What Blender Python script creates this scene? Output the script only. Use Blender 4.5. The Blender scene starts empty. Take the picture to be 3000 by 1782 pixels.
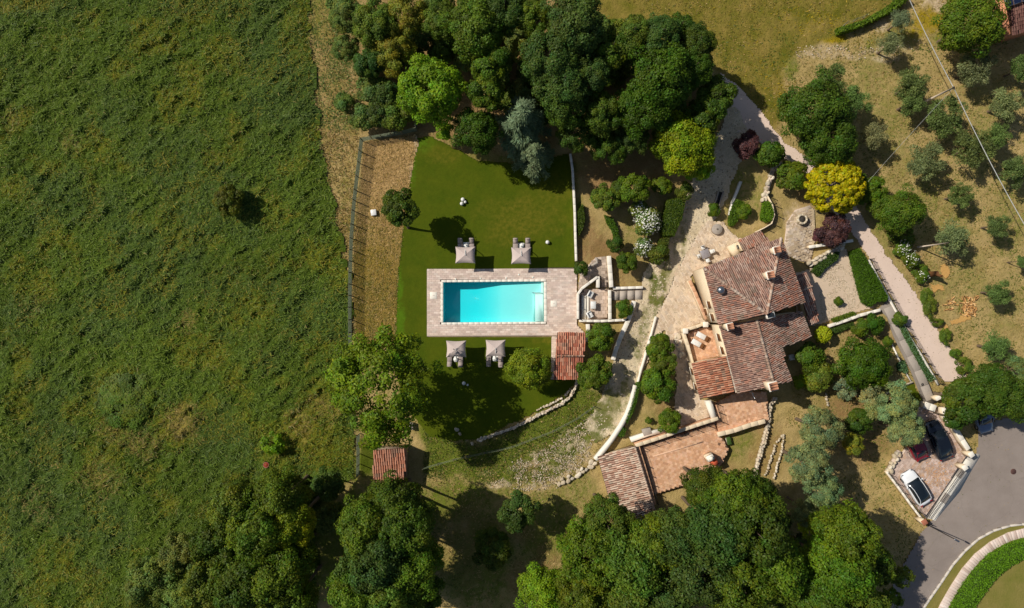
import bpy, math, random
import numpy as np

# ------------------------------------------------------------------ camera, world, sun, exposure
SC = bpy.context.scene
CAMH = 80.0
PX = 25.0                                   # photo pixels per metre on the ground
cam_d = bpy.data.cameras.new('camera'); cam_d.sensor_width = 36; cam_d.lens = 24.0
cam_d.clip_start = 1; cam_d.clip_end = 2000
cam = bpy.data.objects.new('camera', cam_d); SC.collection.objects.link(cam)
cam.location = (0, 0, CAMH); SC.camera = cam

SUN_EL, SUN_DIR = math.radians(45), (0.916, -0.400)      # elevation, way the shadows fall
W = bpy.data.worlds.new('World'); SC.world = W; W.use_nodes = True
nt = W.node_tree; bg = nt.nodes['Background']; sky = nt.nodes.new('ShaderNodeTexSky')
sky.sky_type = 'NISHITA'; sky.sun_disc = False; sky.sun_elevation = SUN_EL
sky.sun_rotation = math.atan2(-SUN_DIR[0], -SUN_DIR[1])
nt.links.new(sky.outputs[0], bg.inputs[0]); bg.inputs[1].default_value = 0.062
sun_d = bpy.data.lights.new('sun', 'SUN'); sun_d.energy = 4.0; sun_d.angle = math.radians(0.53)
sun_d.color = (1.0, 0.94, 0.84)
sun = bpy.data.objects.new('sun', sun_d); SC.collection.objects.link(sun); sun.location = (-40, 20, 60)
sun.rotation_euler = (0, math.pi/2 - SUN_EL, math.atan2(-SUN_DIR[1], -SUN_DIR[0]))
SC.view_settings.view_transform = 'Standard'; SC.view_settings.look = 'None'
SC.view_settings.exposure = 0.10; SC.view_settings.gamma = 1.0; SC.view_settings.use_curve_mapping = False
SC.render.engine = 'CYCLES'
SC.cycles.max_bounces = 8; SC.cycles.transparent_max_bounces = 16; SC.cycles.volume_bounces = 0
SC.cycles.diffuse_bounces = 3

rng = np.random.default_rng(7); random.seed(7)

# ------------------------------------------------------------------ helpers
def P(px, py, z=0.0):
    k = (CAMH - z)/CAMH/PX
    return np.array([(px-1500)*k, -(py-891)*k, z])
def PL(pts, z=0.0): return [P(a, b, z) for a, b in pts]
def lin(r, g, b):
    f = lambda c: (c/255/12.92) if c/255 <= .04045 else ((c/255+.055)/1.055)**2.4
    return (f(r), f(g), f(b))
def col4(c): return (*lin(*c), 1)

def link(o, parent=None):
    SC.collection.objects.link(o)
    if parent is not None: o.parent = parent
    return o
def tag(o, label=None, cat=None, group=None, kind=None):
    if label: o['label'] = label
    if cat: o['category'] = cat
    if group: o['group'] = group
    if kind: o['kind'] = kind
    return o
def thing(name, label, cat, loc=(0,0,0), group=None, rz=0):
    o = bpy.data.objects.new(name, None); o.empty_display_size = .3
    link(o); o.location = tuple(float(v) for v in loc); o.rotation_euler[2] = rz
    return tag(o, label, cat, group)

class MB:
    """collects verts / faces / vertex colours"""
    def __init__(s): s.V=[]; s.F=[]; s.C=[]; s.n=0; s.QV=[]; s.QC=[]
    def add(s, v, f, c=None):
        v = [tuple(map(float, p)) for p in v]
        s.V += v; s.F += [[i+s.n for i in q] for q in f]; s.n += len(v)
        s.C += [c if c is not None else (1,1,1)]*len(v)
        return s
    def quads(s, v, c=None):                 # (m,4,3) array, colours (m,3)
        s.QV.append(v.reshape(-1,3)); m = len(v)
        s.QC.append(np.repeat(np.ones((m,3)) if c is None else c, 4, 0)); return s
    def box(s, c, size, rz=0, col=None, bev=0):
        x,y,z = [d/2 for d in size]; ca,sa = math.cos(rz), math.sin(rz)
        b = min(bev, x*.9, y*.9, z*.9) if bev else 0
        v = []; f = []
        if b:
            rings = [(-z,x-b,y-b),(-z+b,x,y),(z-b,x,y),(z,x-b,y-b)]
        else: rings = [(-z,x,y),(z,x,y)]
        for zz,xx,yy in rings:
            for sx,sy in ((-1,-1),(1,-1),(1,1),(-1,1)):
                px,py = sx*xx, sy*yy
                v.append((c[0]+px*ca-py*sa, c[1]+px*sa+py*ca, c[2]+zz))
        n = len(rings)
        for k in range(n-1):
            for i in range(4):
                j=(i+1)%4; f.append([k*4+i,k*4+j,k*4+4+j,k*4+4+i])
        f.append([3,2,1,0]); f.append([n*4-4,n*4-3,n*4-2,n*4-1])
        return s.add(v,f,col)
    def prism(s, pts, z0, z1, col=None):      # pts: list of (x,y[,..]) world
        n=len(pts)
        area = sum(pts[i][0]*pts[(i+1)%n][1]-pts[(i+1)%n][0]*pts[i][1] for i in range(n))
        if area<0: pts = pts[::-1]
        v=[(p[0],p[1],z0) for p in pts]+[(p[0],p[1],z1) for p in pts]
        f=[[i,(i+1)%n,n+(i+1)%n,n+i] for i in range(n)]+[list(range(n))[::-1],list(range(n,2*n))]
        return s.add(v,f,col)
    def tube(s, pts, r, n=8, col=None, cap=True):
        pts=[np.array(p,float) for p in pts]; m=len(pts)
        r = r if hasattr(r,'__len__') else [r]*m
        v=[];f=[]
        for i,p in enumerate(pts):
            d = pts[min(i+1,m-1)]-pts[max(i-1,0)]; d/=np.linalg.norm(d)+1e-9
            a = np.cross(d,(0,0,1)) if abs(d[2])<.9 else np.cross(d,(1,0,0)); a/=np.linalg.norm(a); b=np.cross(d,a)
            for k in range(n):
                t=2*math.pi*k/n; v.append(p+r[i]*(math.cos(t)*a+math.sin(t)*b))
        for i in range(m-1):
            for k in range(n):
                f.append([i*n+k,i*n+(k+1)%n,(i+1)*n+(k+1)%n,(i+1)*n+k])
        if cap: f.append(list(range(n))); f.append(list(range((m-1)*n,m*n))[::-1])
        return s.add(v,f,col)
    def lathe(s, c, prof, n=20, col=None):    # prof [(r,z)]
        v=[];f=[];m=len(prof)
        for r,z in prof:
            for k in range(n):
                t=2*math.pi*k/n; v.append((c[0]+r*math.cos(t),c[1]+r*math.sin(t),c[2]+z))
        for i in range(m-1):
            for k in range(n): f.append([i*n+k,i*n+(k+1)%n,(i+1)*n+(k+1)%n,(i+1)*n+k])
        f.append(list(range(n))[::-1]); f.append(list(range((m-1)*n,m*n)))
        return s.add(v,f,col)
    def ribbon(s, pts, w, z0, z1, col=None, jit=0):   # wall following a polyline, world pts
        pts=[np.array(p[:2],float) for p in pts]; L=[];R=[]
        for i,p in enumerate(pts):
            d=pts[min(i+1,len(pts)-1)]-pts[max(i-1,0)]; d/=np.linalg.norm(d); nrm=np.array([-d[1],d[0]])
            j = random.uniform(-jit,jit)
            L.append(p+nrm*(w/2+j)); R.append(p-nrm*(w/2+random.uniform(-jit,jit)))
        n=len(pts); v=[];f=[]
        for q in range(n):
            for pt,z in ((L[q],z0),(R[q],z0),(R[q],z1),(L[q],z1)): v.append((pt[0],pt[1],z))
        for q in range(n-1):
            for k in range(4):
                a=q*4+k; b=q*4+(k+1)%4; f.append([a,a+4,b+4,b])
        f.append([0,1,2,3]); f.append([n*4-1,n*4-2,n*4-3,n*4-4])
        return s.add(v,f,col)
    def mesh(s, name, mat=None, off=(0,0,0), smooth=False):
        V = np.array(s.V,float).reshape(-1,3); C=np.array(s.C,float).reshape(-1,3)
        starts=[];tot=[];loops=[]
        k=0
        for q in s.F: starts.append(k); tot.append(len(q)); loops+=q; k+=len(q)
        starts=np.array(starts,int); tot=np.array(tot,int); loops=np.array(loops,int)
        if s.QV:
            q=np.concatenate(s.QV); n0=len(V); m=len(q)//4
            V=np.concatenate([V,q]); C=np.concatenate([C]+s.QC)
            loops=np.concatenate([loops,np.arange(n0,n0+4*m)]); starts=np.concatenate([starts,k+4*np.arange(m)]); tot=np.concatenate([tot,np.full(m,4)])
        return raw_mesh(name, V-np.array(off,float), loops, starts, tot, C, mat, smooth)
    def build(s, name, mat, parent=None, label=None, kind=None, smooth=False):
        off = parent_off(parent)
        o = bpy.data.objects.new(name, s.mesh(name, mat, off, smooth)); link(o, parent)
        if label: o['label']=label
        if kind: o['kind']=kind
        return o
def parent_off(p):
    t = np.zeros(3)
    while p is not None: t += np.array(p.location); p = p.parent
    return t
def raw_mesh(name, V, loops, starts, tot, C=None, mat=None, smooth=False):
    me = bpy.data.meshes.new(name)
    me.vertices.add(len(V)); me.vertices.foreach_set('co', np.ascontiguousarray(V,dtype=np.float32).ravel())
    me.loops.add(len(loops)); me.loops.foreach_set('vertex_index', np.ascontiguousarray(loops,dtype=np.int32))
    me.polygons.add(len(starts)); me.polygons.foreach_set('loop_start', np.ascontiguousarray(starts,dtype=np.int32))
    try: me.polygons.foreach_set('loop_total', np.ascontiguousarray(tot,dtype=np.int32))
    except Exception: pass
    if smooth: me.polygons.foreach_set('use_smooth', np.ones(len(starts),bool))
    if C is not None and len(C):
        a = me.color_attributes.new('col','FLOAT_COLOR','POINT')
        a.data.foreach_set('color', np.concatenate([C,np.ones((len(C),1))],1).astype(np.float32).ravel())
    me.update(calc_edges=True); me.validate()
    if mat: me.materials.append(mat)
    return me

# numpy noise ---------------------------------------------------------------
def vnoise(x, y, seed=0):
    xi=np.floor(x).astype(int); yi=np.floor(y).astype(int); fx=x-xi; fy=y-yi
    fx=fx*fx*(3-2*fx); fy=fy*fy*(3-2*fy)
    def h(a,b):
        n=(a*374761393+b*668265263+seed*1442695041)&0x7fffffff
        n=((n^(n>>13))*1274126177)&0x7fffffff
        return ((n^(n>>16))&0xffff)/65535.0
    return (h(xi,yi)*(1-fx)+h(xi+1,yi)*fx)*(1-fy)+(h(xi,yi+1)*(1-fx)+h(xi+1,yi+1)*fx)*fy
def fbm(x, y, seed=0, oct=4):
    t=0;a=.5;s=0
    for i in range(oct): t=t+a*vnoise(x*2**i+17.3*i,y*2**i-9.1*i,seed+i); s+=a; a*=.5
    return t/s
def pip(x, y, poly):
    ins=np.zeros(x.shape,bool); n=len(poly)
    for i in range(n):
        x0,y0=poly[i][:2]; x1,y1=poly[(i+1)%n][:2]
        if y0==y1: continue
        c=((y0>y)!=(y1>y))&(x<(x1-x0)*(y-y0)/(y1-y0)+x0)
        ins^=c
    return ins
def blur(a, n):
    for _ in range(n):
        p=np.pad(a,1,'edge'); a=(p[:-2,1:-1]+p[2:,1:-1]+p[1:-1,:-2]+p[1:-1,2:]+p[1:-1,1:-1]*2)/6
    return a

# materials -----------------------------------------------------------------
MATS={}
def newmat(name):
    m=bpy.data.materials.new(name); m.use_nodes=True; MATS[name]=m
    return m, m.node_tree.nodes, m.node_tree.links, m.node_tree.nodes['Principled BSDF']
def N(nodes, t, **kw):
    n=nodes.new(t)
    for k,v in kw.items(): setattr(n,k,v)
    return n
def mixc(nodes, links, fac, a, b, blend='MIX'):
    m=nodes.new('ShaderNodeMix'); m.data_type='RGBA'; m.blend_type=blend
    for sock,val in ((m.inputs[0],fac),(m.inputs[6],a),(m.inputs[7],b)):
        if isinstance(val,(int,float)): sock.default_value=val
        elif isinstance(val,tuple): sock.default_value=val
        else: links.new(val,sock)
    return m.outputs[2]
def noise_node(nodes, links, scale, detail=4, rough=.6, lo=.3, hi=.7):
    tc=nodes.get('TC') or nodes.new('ShaderNodeTexCoord'); tc.name='TC'
    g=nodes.get('GEO') or nodes.new('ShaderNodeNewGeometry'); g.name='GEO'
    n=nodes.new('ShaderNodeTexNoise'); n.inputs['Scale'].default_value=scale; n.inputs['Detail'].default_value=detail; n.inputs['Roughness'].default_value=rough
    links.new(g.outputs['Position'],n.inputs['Vector'])
    r=nodes.new('ShaderNodeMapRange'); r.inputs[1].default_value=lo; r.inputs[2].default_value=hi
    links.new(n.outputs['Fac'],r.inputs[0]); return r.outputs[0]
def bump(nodes, links, bsdf, h, strength=.4, dist=.05):
    b=nodes.new('ShaderNodeBump'); b.inputs['Strength'].default_value=strength; b.inputs['Distance'].default_value=dist
    links.new(h,b.inputs['Height']); links.new(b.outputs[0],bsdf.inputs['Normal'])
def mat_noise(name, c1, c2, c3=None, s1=1.2, s2=14, rough=.9, spec=.2, bmp=.4, bd=.04, attr=False, metal=0):
    """weathered surface: c1/c2 over large patches, fine grain towards c3"""
    m,n,l,b=newmat(name)
    a=noise_node(n,l,s1,5,.65,.32,.68); f=noise_node(n,l,s2,3,.7,.3,.75)
    c=mixc(n,l,a,col4(c1),col4(c2))
    if c3: c=mixc(n,l,f,c,col4(c3)) if not attr else c
    if attr:
        at=n.new('ShaderNodeAttribute'); at.attribute_name='col'
        c=mixc(n,l,1.0,at.outputs['Color'],c,'MULTIPLY')
    l.new(c,b.inputs['Base Color']); b.inputs['Roughness'].default_value=rough; b.inputs['Specular IOR Level'].default_value=spec
    b.inputs['Metallic'].default_value=metal
    if bmp: bump(n,l,b,f,bmp,bd)
    return m
def mat_attr(name, rough=.85, spec=.2, s=9, lo=.75, bmp=.3):
    """per-piece colour from the 'col' attribute with a grain"""
    m,n,l,b=newmat(name)
    at=n.new('ShaderNodeAttribute'); at.attribute_name='col'
    f=noise_node(n,l,s,4,.7,.3,.7); g=noise_node(n,l,.7,4,.6,.3,.7)
    c=mixc(n,l,f,(lo,lo,lo,1),(1.12,1.1,1.06,1)); c=mixc(n,l,1.0,at.outputs['Color'],c,'MULTIPLY')
    c=mixc(n,l,g,c,mixc(n,l,1.0,c,(.82,.82,.8,1),'MULTIPLY'))
    l.new(c,b.inputs['Base Color']); b.inputs['Roughness'].default_value=rough; b.inputs['Specular IOR Level'].default_value=spec
    if bmp: bump(n,l,b,f,bmp,.02)
    return m
def mat_leaf(name, objcol=True, trans=.25):
    m,n,l,b=newmat(name)
    at=n.new('ShaderNodeAttribute'); at.attribute_name='col'
    if objcol:
        oi=n.new('ShaderNodeObjectInfo'); base=oi.outputs['Color']
        c=mixc(n,l,1.0,base,at.outputs['Color'],'MULTIPLY')
    else: c=at.outputs['Color']
    l.new(c,b.inputs['Base Color']); b.inputs['Roughness'].default_value=.55; b.inputs['Specular IOR Level'].default_value=.22
    t=n.new('ShaderNodeBsdfTranslucent'); l.new(mixc(n,l,1.0,c,(1.15,1.2,.5,1),'MULTIPLY'),t.inputs['Color'])
    mx=n.new('ShaderNodeMixShader'); mx.inputs[0].default_value=trans
    l.new(b.outputs[0],mx.inputs[1]); l.new(t.outputs[0],mx.inputs[2]); l.new(mx.outputs[0],n['Material Output'].inputs['Surface'])
    return m
def mat_plain(name, c, rough=.6, spec=.4, metal=0, var=.12, coat=0):
    m,n,l,b=newmat(name)
    f=noise_node(n,l,6,4,.6,.3,.7)
    d=tuple(max(0,v*(1-var)) for v in c)
    l.new(mixc(n,l,f,col4(d),col4(c)),b.inputs['Base Color']); b.inputs['Roughness'].default_value=rough
    b.inputs['Specular IOR Level'].default_value=spec; b.inputs['Metallic'].default_value=metal; b.inputs['Coat Weight'].default_value=coat
    return m
# ================================================================== TERRAIN
# -------- ground sheet with natural cover (dry grass, green grass, flowers, stones, soil)
POOL = [(1298,827),(1592,824),(1593,943),(1298,946)]
def soft(poly, X, Y, n, seed, amp=18, sc=45):
    wx=X+(fbm(X/sc,Y/sc,seed)-.5)*2*amp; wy=Y+(fbm(X/sc+31,Y/sc+7,seed+5)-.5)*2*amp
    return blur(pip(wx,wy,poly).astype(float),n)
def blobs(X, Y, L, seed=3, amp=.6):
    w=np.zeros_like(X)
    for (a,b,rx,ry,s) in L:
        d=((X-a)/rx)**2+((Y-b)/ry)**2
        w=np.maximum(w,s*np.clip(1.25-d+(fbm(X/22,Y/22,seed)-.5)*2*amp,0,1))
    return np.clip(w,0,1)
def grid_mesh(name, X, Y, Z, keep, mat, attrs):
    h,w=X.shape
    idx=np.arange(h*w).reshape(h,w)
    q=np.stack([idx[1:,:-1],idx[1:,1:],idx[:-1,1:],idx[:-1,:-1]],-1)[keep]     # y down in px -> ccw
    used=np.zeros(h*w,bool); used[q.ravel()]=True; remap=np.cumsum(used)-1
    V=np.stack([(X-1500)/PX,-(Y-891)/PX,Z],-1).reshape(-1,3)[used]
    loops=remap[q].ravel(); m=len(q)
    me=raw_mesh(name,V,loops,4*np.arange(m),np.full(m,4),None,mat,True)
    for k,a in attrs.items():
        at=me.color_attributes.new(k,'FLOAT_COLOR','POINT')
        at.data.foreach_set('color',np.concatenate([a.reshape(-1,a.shape[-1])[used],np.ones((used.sum(),1))],1).astype(np.float32).ravel())
    o=bpy.data.objects.new(name,me); link(o); return o
def sheet_mat(name, pal, fine=10, bmp=.5, bd=.08, rough=.95):
    """pal: list of (cA,cB); weights from attributes wa(r,g,b) and wb(r,g,b)"""
    m,n,l,b=newmat(name)
    big=noise_node(n,l,.45,6,.65,.35,.65); mid=noise_node(n,l,2.2,5,.7,.33,.67); fin=noise_node(n,l,fine,3,.75,.28,.72)
    def pc(p):
        c=mixc(n,l,big,col4(p[0]),col4(p[1])); d=mixc(n,l,1.0,c,(.84,.84,.82,1),'MULTIPLY')
        e=mixc(n,l,mid,d,c); return mixc(n,l,fin,mixc(n,l,1.0,e,(.80,.79,.76,1),'MULTIPLY'),mixc(n,l,1.0,e,(1.3,1.28,1.24,1),'MULTIPLY'))
    c=pc(pal[0])
    if len(pal)>1:
        ws=[]
        for an in ('wa','wb')[:1+(len(pal)>4)]:
            at=n.new('ShaderNodeAttribute'); at.attribute_name=an
            s=n.new('ShaderNodeSeparateColor'); l.new(at.outputs['Color'],s.inputs[0]); ws+=list(s.outputs)
        for k,p in enumerate(pal[1:]):
            # break the border up with the mid noise
            a=n.new('ShaderNodeMath'); a.operation='MULTIPLY_ADD'; l.new(mid,a.inputs[0]); a.inputs[1].default_value=.5; a.inputs[2].default_value=-.25
            s=n.new('ShaderNodeMath'); s.operation='ADD'; l.new(ws[k],s.inputs[0]); 
            g=n.new('ShaderNodeMath'); g.operation='MULTIPLY'; l.new(a.outputs[0],g.inputs[0])
            w4=n.new('ShaderNodeMath'); w4.operation='PINGPONG'; l.new(ws[k],w4.inputs[0]); w4.inputs[1].default_value=.5
            l.new(w4.outputs[0],g.inputs[1]); gm=n.new('ShaderNodeMath'); gm.operation='MULTIPLY'; l.new(g.outputs[0],gm.inputs[0]); gm.inputs[1].default_value=4
            l.new(gm.outputs[0],s.inputs[1]); s.use_clamp=True
            c=mixc(n,l,s.outputs[0],c,pc(p))
    l.new(c,b.inputs['Base Color']); b.inputs['Roughness'].default_value=rough; b.inputs['Specular IOR Level'].default_value=.1
    hh=n.new('ShaderNodeMath'); hh.operation='MULTIPLY_ADD'; l.new(mid,hh.inputs[0]); hh.inputs[1].default_value=2.0; l.new(fin,hh.inputs[2])
    bump(n,l,b,hh.outputs[0],bmp,bd)
    return m

gx=np.arange(-120,3124,6.); gy=np.arange(-96,1880,6.); X,Y=np.meshgrid(gx,gy)
green=np.zeros_like(X); yel=np.zeros_like(X); stone=np.zeros_like(X); soil=np.zeros_like(X); brown=np.zeros_like(X)
# upper field (ochre with yellow flowers)
field=soft([(1700,-100),(2680,-100),(2640,40),(2480,95),(2400,125),(2330,150),(2300,200),(2305,300),(2270,380),(2120,230),(2090,190),(1760,60)],X,Y,2,11)
ochre=field
yel=np.maximum(yel,field*blobs(X,Y,[(2370,60,110,50,.9),(2450,110,60,18,1),(2290,290,35,70,.7),(2250,230,80,60,.45),(2060,60,90,40,.25),(2760,50,60,50,.0)],21))
yel=np.maximum(yel,blobs(X,Y,[(2730,55,60,45,.9),(2690,80,40,30,.7),(2440,112,50,14,1)],22))
green=np.maximum(green,field*blobs(X,Y,[(2290,130,60,70,1),(2230,300,60,70,.5),(2140,170,70,60,.4),(2400,60,60,30,.3),(1830,40,60,40,.5)],23))
green=np.maximum(green,blobs(X,Y,[(2780,110,60,40,.7),(2320,190,25,50,.7),(2640,110,50,50,.6),(2560,130,30,30,.5)],24))
# grass south of the pool lawn, round the shed and down the rubble slope
green=np.maximum(green,soft([(1230,1210),(1330,1290),(1440,1290),(1600,1200),(1690,1120),(1750,1150),(1780,1250),(1640,1400),(1560,1420),(1420,1410),(1240,1390)],X,Y,3,31,26)*.95)
green=np.maximum(green,blobs(X,Y,[(1070,1350,45,70,1),(1000,1350,60,80,1),(1080,1250,50,30,.4),(1650,1500,50,110,.45),(1700,1440,60,60,.5),(1560,1640,60,90,.4),(2140,1240,60,50,.0),(1480,1440,60,30,.6),(1080,1560,140,170,.8),(960,1560,70,200,.8),(1120,1740,140,90,.8),(1330,1480,130,90,.9),(1400,1640,140,160,.8),(1600,1560,90,140,.8)],32))
# garden east of the lawn wall
green=np.maximum(green,blobs(X,Y,[(1700,640,12,70,.9),(1960,620,40,80,.35),(1850,700,30,80,.4),(2180,560,80,90,.45),(2160,740,60,60,.2),(2060,660,30,40,.3),(1960,1230,80,60,.4),(1920,1170,30,60,.3),(2170,1290,60,60,.55),(2560,1130,50,40,.2),(2430,1150,60,60,.35),(2400,1050,30,60,.4)],33))
green=np.maximum(green,soft([(1250,400),(1700,480),(1690,600),(1500,560),(1300,420)],X,Y,3,34)*.6)
# olive grove mottling
green=np.maximum(green,blobs(X,Y,[(2560,250,50,160,.45),(2620,360,50,140,.5),(2720,560,50,120,.55),(2800,640,60,70,.5),(2880,380,40,150,.45),(2960,620,50,120,.5),(2640,500,40,80,.35),(2740,840,70,60,.35),(2850,800,60,60,.3),(2600,720,60,200,.4),(2640,880,30,120,.55),(2870,260,60,40,.4),(2950,900,50,90,.3)],35,1.1)*.8)
stone=np.maximum(stone,blobs(X,Y,[(2400,150,80,22,.45),(2480,165,60,12,.4),(2560,150,60,10,.5),(2620,140,50,20,.5),(2770,15,70,18,.8),(2590,75,30,20,.8),(2600,170,40,14,.5),(2345,640,50,50,.5)],41,1.2))
# rubble slope
rub=soft([(1800,1180),(1850,1160),(1850,1215),(1740,1290),(1730,1340),(1660,1420),(1560,1440),(1545,1410),(1480,1395),(1500,1350),(1570,1330),(1650,1280),(1740,1210)],X,Y,2,42,34,30)
stone=np.maximum(stone,rub*np.clip((fbm(X/14,Y/14,43)-.42)*5,0,1)*.8)
stone=np.maximum(stone,blobs(X,Y,[(1460,1420,50,14,.8),(1420,1390,25,12,.5),(1400,1265,30,12,.7),(1370,1280,12,30,.3)],44,1.3))
soil=np.maximum(soil,blobs(X,Y,[(1800,520,110,90,.85),(1770,760,60,80,.9),(1720,700,40,90,.7),(1930,500,40,60,.6),(1090,1285,50,24,.5),(1350,1600,100,140,.35),(1560,1370,30,20,.5),(1530,1560,60,40,.35),(2500,1190,120,70,.8),(2380,560,60,60,.6),(2400,1010,40,60,.5),(2680,760,40,60,.35),(1960,1170,60,90,.55),(2250,1320,60,90,.5),(2550,990,80,60,.6),(2520,1290,90,80,.7),(1600,1680,60,90,.55),(1520,1700,40,60,.6),(2100,1400,60,60,.5),(1820,770,40,80,.5),(1880,810,60,40,.3),(1400,200,500,260,.8),(1900,350,260,200,.8)],45))
# strip between the meadow and the fence
strip=soft([(880,-100),(1040,-100),(1050,100),(1040,230),(1060,300),(1050,420),(1040,650),(1030,900),(1010,900),(980,700),(900,200)],X,Y,3,51,14)
brown=strip*np.clip((fbm(X/30,Y/30,52)-.25)*2.5,.2,1)*np.where(Y<330,.6,1)
brown=np.maximum(brown,blobs(X,Y,[(980,1240,50,30,.4)],53))
green=np.maximum(green*(1-brown),strip*blobs(X,Y,[(960,60,70,90,.95),(990,180,40,90,.8),(1000,250,30,40,.6),(1000,320,60,60,.9),(1050,350,60,50,.9),(960,230,30,60,.5),(1010,560,14,60,.5),(960,330,20,40,.6)],54))
wa=np.stack([green,yel,stone],-1); wb=np.stack([soil,brown,ochre],-1)
GM=sheet_mat('ground_cover',[((182,158,108),(158,140,86)),((90,106,26),(108,118,40)),((160,136,14),(138,124,18)),((208,190,162),(188,166,136)),((150,118,80),(130,106,66)),((182,154,104),(140,122,62)),((142,124,62),(104,102,32))],fine=9,bmp=.5)
rel=(fbm(X/28,Y/28,61)-.5)*.16+(fbm(X/9,Y/9,62)-.5)*.08+stone*(fbm(X/8,Y/8,63)-.4)*.18
inpool=pip((X[:-1,:-1]+3),(Y[:-1,:-1]+3),[(1280,810),(1610,810),(1610,960),(1280,960)])
ground=grid_mesh('ground',X,Y,-.14+np.clip(rel,-.1,.1),~inpool,GM,{'wa':wa,'wb':wb}); tag(ground,kind='structure')
far=MB().add([(-400,-400,-3.2),(400,-400,-3.2),(400,400,-3.2),(-400,400,-3.2)],[[0,1,2,3]]).build('terrain',mat_noise('far_terrain',(120,104,60),(88,92,36),(104,96,48),.05,.6)); tag(far,kind='structure')

def zone(name, poly, z, mat, cell=4., holes=(), warp=5, sc=22, seed=1, relief=0, attrs=None, kind='structure'):
    xs=[p[0] for p in poly]; ys=[p[1] for p in poly]
    gx=np.arange(min(xs)-14,max(xs)+14+cell,cell); gy=np.arange(min(ys)-14,max(ys)+14+cell,cell); X,Y=np.meshgrid(gx,gy)
    cx=X[:-1,:-1]+cell/2; cy=Y[:-1,:-1]+cell/2
    wx=cx+(fbm(cx/sc,cy/sc,seed)-.5)*2*warp; wy=cy+(fbm(cx/sc+31,cy/sc+7,seed+5)-.5)*2*warp
    k=pip(wx,wy,poly)
    for h in holes: k&=~pip(cx,cy,h)
    Z=np.full_like(X,z)+(relief*((fbm(X/16,Y/16,seed+9)-.5)+.5*(fbm(X/6,Y/6,seed+8)-.5)) if relief else 0)
    at={}
    if attrs:
        A=attrs(X,Y); at={'wa':A}
    o=grid_mesh(name,X,Y,Z,k,mat,at); tag(o,kind=kind); return o

# -------- lawn round the pool
LAWN=[(1216,402),(1260,398),(1400,470),(1500,480),(1668,450),(1676,480),(1684,700),(1686,1000),(1700,1110),(1655,1150),(1590,1200),(1500,1240),(1410,1285),(1330,1290),(1260,1280),(1180,1180),(1150,1060),(1152,990),(1162,850),(1170,700),(1190,560),(1212,460)]
def lawn_w(X,Y):
    g=blobs(X,Y,[(1168,840,14,60,.9),(1172,950,16,80,.9),(1205,480,18,90,.55),(1240,420,40,30,.5)],71,.5)
    d=blobs(X,Y,[(1540,640,120,70,.5),(1480,690,60,40,.4),(1620,560,60,60,.35),(1600,1000,40,10,.5),(1300,450,60,30,.4),(1440,620,60,40,.25)],72,1.0)
    return np.stack([g,d,0*g],-1)
LM=sheet_mat('mown_lawn',[((68,84,10),(80,90,14)),((82,114,20),(76,106,16)),((108,102,30),(98,96,24)),((0,0,0),(0,0,0))],fine=12,bmp=.25,bd=.04)
DECKHOLE=[(1251,790),(1684,785),(1690,860),(1690,985),(1634,985),(1634,1108),(1617,1108),(1617,987),(1251,989)]
zone('lawn',LAWN,0.,LM,4.,[DECKHOLE],warp=5,seed=70,attrs=lawn_w)
# -------- mown straw strip beside the fence
STRAW=[(1068,416),(1150,408),(1218,396),(1226,420),(1213,460),(1196,560),(1178,680),(1166,800),(1158,1010),(1044,1010),(1036,850),(1042,700),(1058,550)]
def straw_w(X,Y):
    g=np.clip((Y-540)/260,0,1)*.95+blobs(X,Y,[(1090,780,60,60,.4),(1130,480,20,40,.0)],73); s=blobs(X,Y,[(1222,420,10,60,.9),(1205,520,6,50,.7)],74,.6)
    return np.stack([np.clip(g,0,1),s,0*g],-1)
SM=sheet_mat('dry_straw',[((188,156,106),(170,138,90)),((138,120,50),(150,122,64)),((206,184,150),(196,172,140)),((0,0,0),(0,0,0))],fine=7,bmp=.7)
zone('straw_strip',STRAW,.02,SM,4.,(),warp=4,seed=75,relief=.08,attrs=straw_w)
# straw stalk rows on the strip
def blades(n, poly, zf, L, Wd, colf, seed, upr=.5, dirn=None):
    r=np.random.default_rng(seed); xs=[p[0] for p in poly]; ys=[p[1] for p in poly]
    x=r.uniform(min(xs),max(xs),n*2); y=r.uniform(min(ys),max(ys),n*2); k=pip(x,y,poly); x=x[k][:n]; y=y[k][:n]; n=len(x)
    a=r.uniform(0,2*np.pi,n) if dirn is None else dirn+r.normal(0,.9,n)+np.pi*(r.random(n)<.5)
    l=r.uniform(L[0],L[1],n); w=r.uniform(Wd[0],Wd[1],n); up=np.clip(r.normal(upr,.28,n),.02,1.0)
    d=np.stack([np.cos(a)*np.sqrt(1-up**2),np.sin(a)*np.sqrt(1-up**2),up],-1); s=np.stack([-np.sin(a),np.cos(a),r.normal(0,.3,n)],-1)
    p=np.stack([(x-1500)/PX,-(y-891)/PX,zf(x,y)-.03],-1)
    b0=p-s*w[:,None]/2; b1=p+s*w[:,None]/2; t=p+d*l[:,None]
    q=np.stack([b0,b1,t+s*w[:,None]*.28,t-s*w[:,None]*.28],1)
    return q,colf(x,y,r)
LEAF=mat_leaf('grass_blades',objcol=False,trans=.2)
def pick(x,r,cols):
    c=np.array([lin(*k) for k in cols]); i=r.integers(0,len(cols),len(x)); return c[i]*r.uniform(.75,1.25,(len(x),1))
q,c=blades(16000,STRAW,lambda x,y:.03+0*x,(.15,.4),(.03,.07),lambda x,y,r:np.where((r.random(len(x))<np.clip((y-540)/300,0,.8))[:,None],pick(x,r,[(130,118,50),(112,108,40),(146,128,64)]),pick(x,r,[(206,174,118),(186,152,98),(164,136,82),(146,126,60)])),81,.15,math.pi/2)
tag(MB().quads(q,c).build('straw_stalks',LEAF),'cut yellow straw stalks lying on the strip beside the wire fence','straw',kind='stuff')

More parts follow.
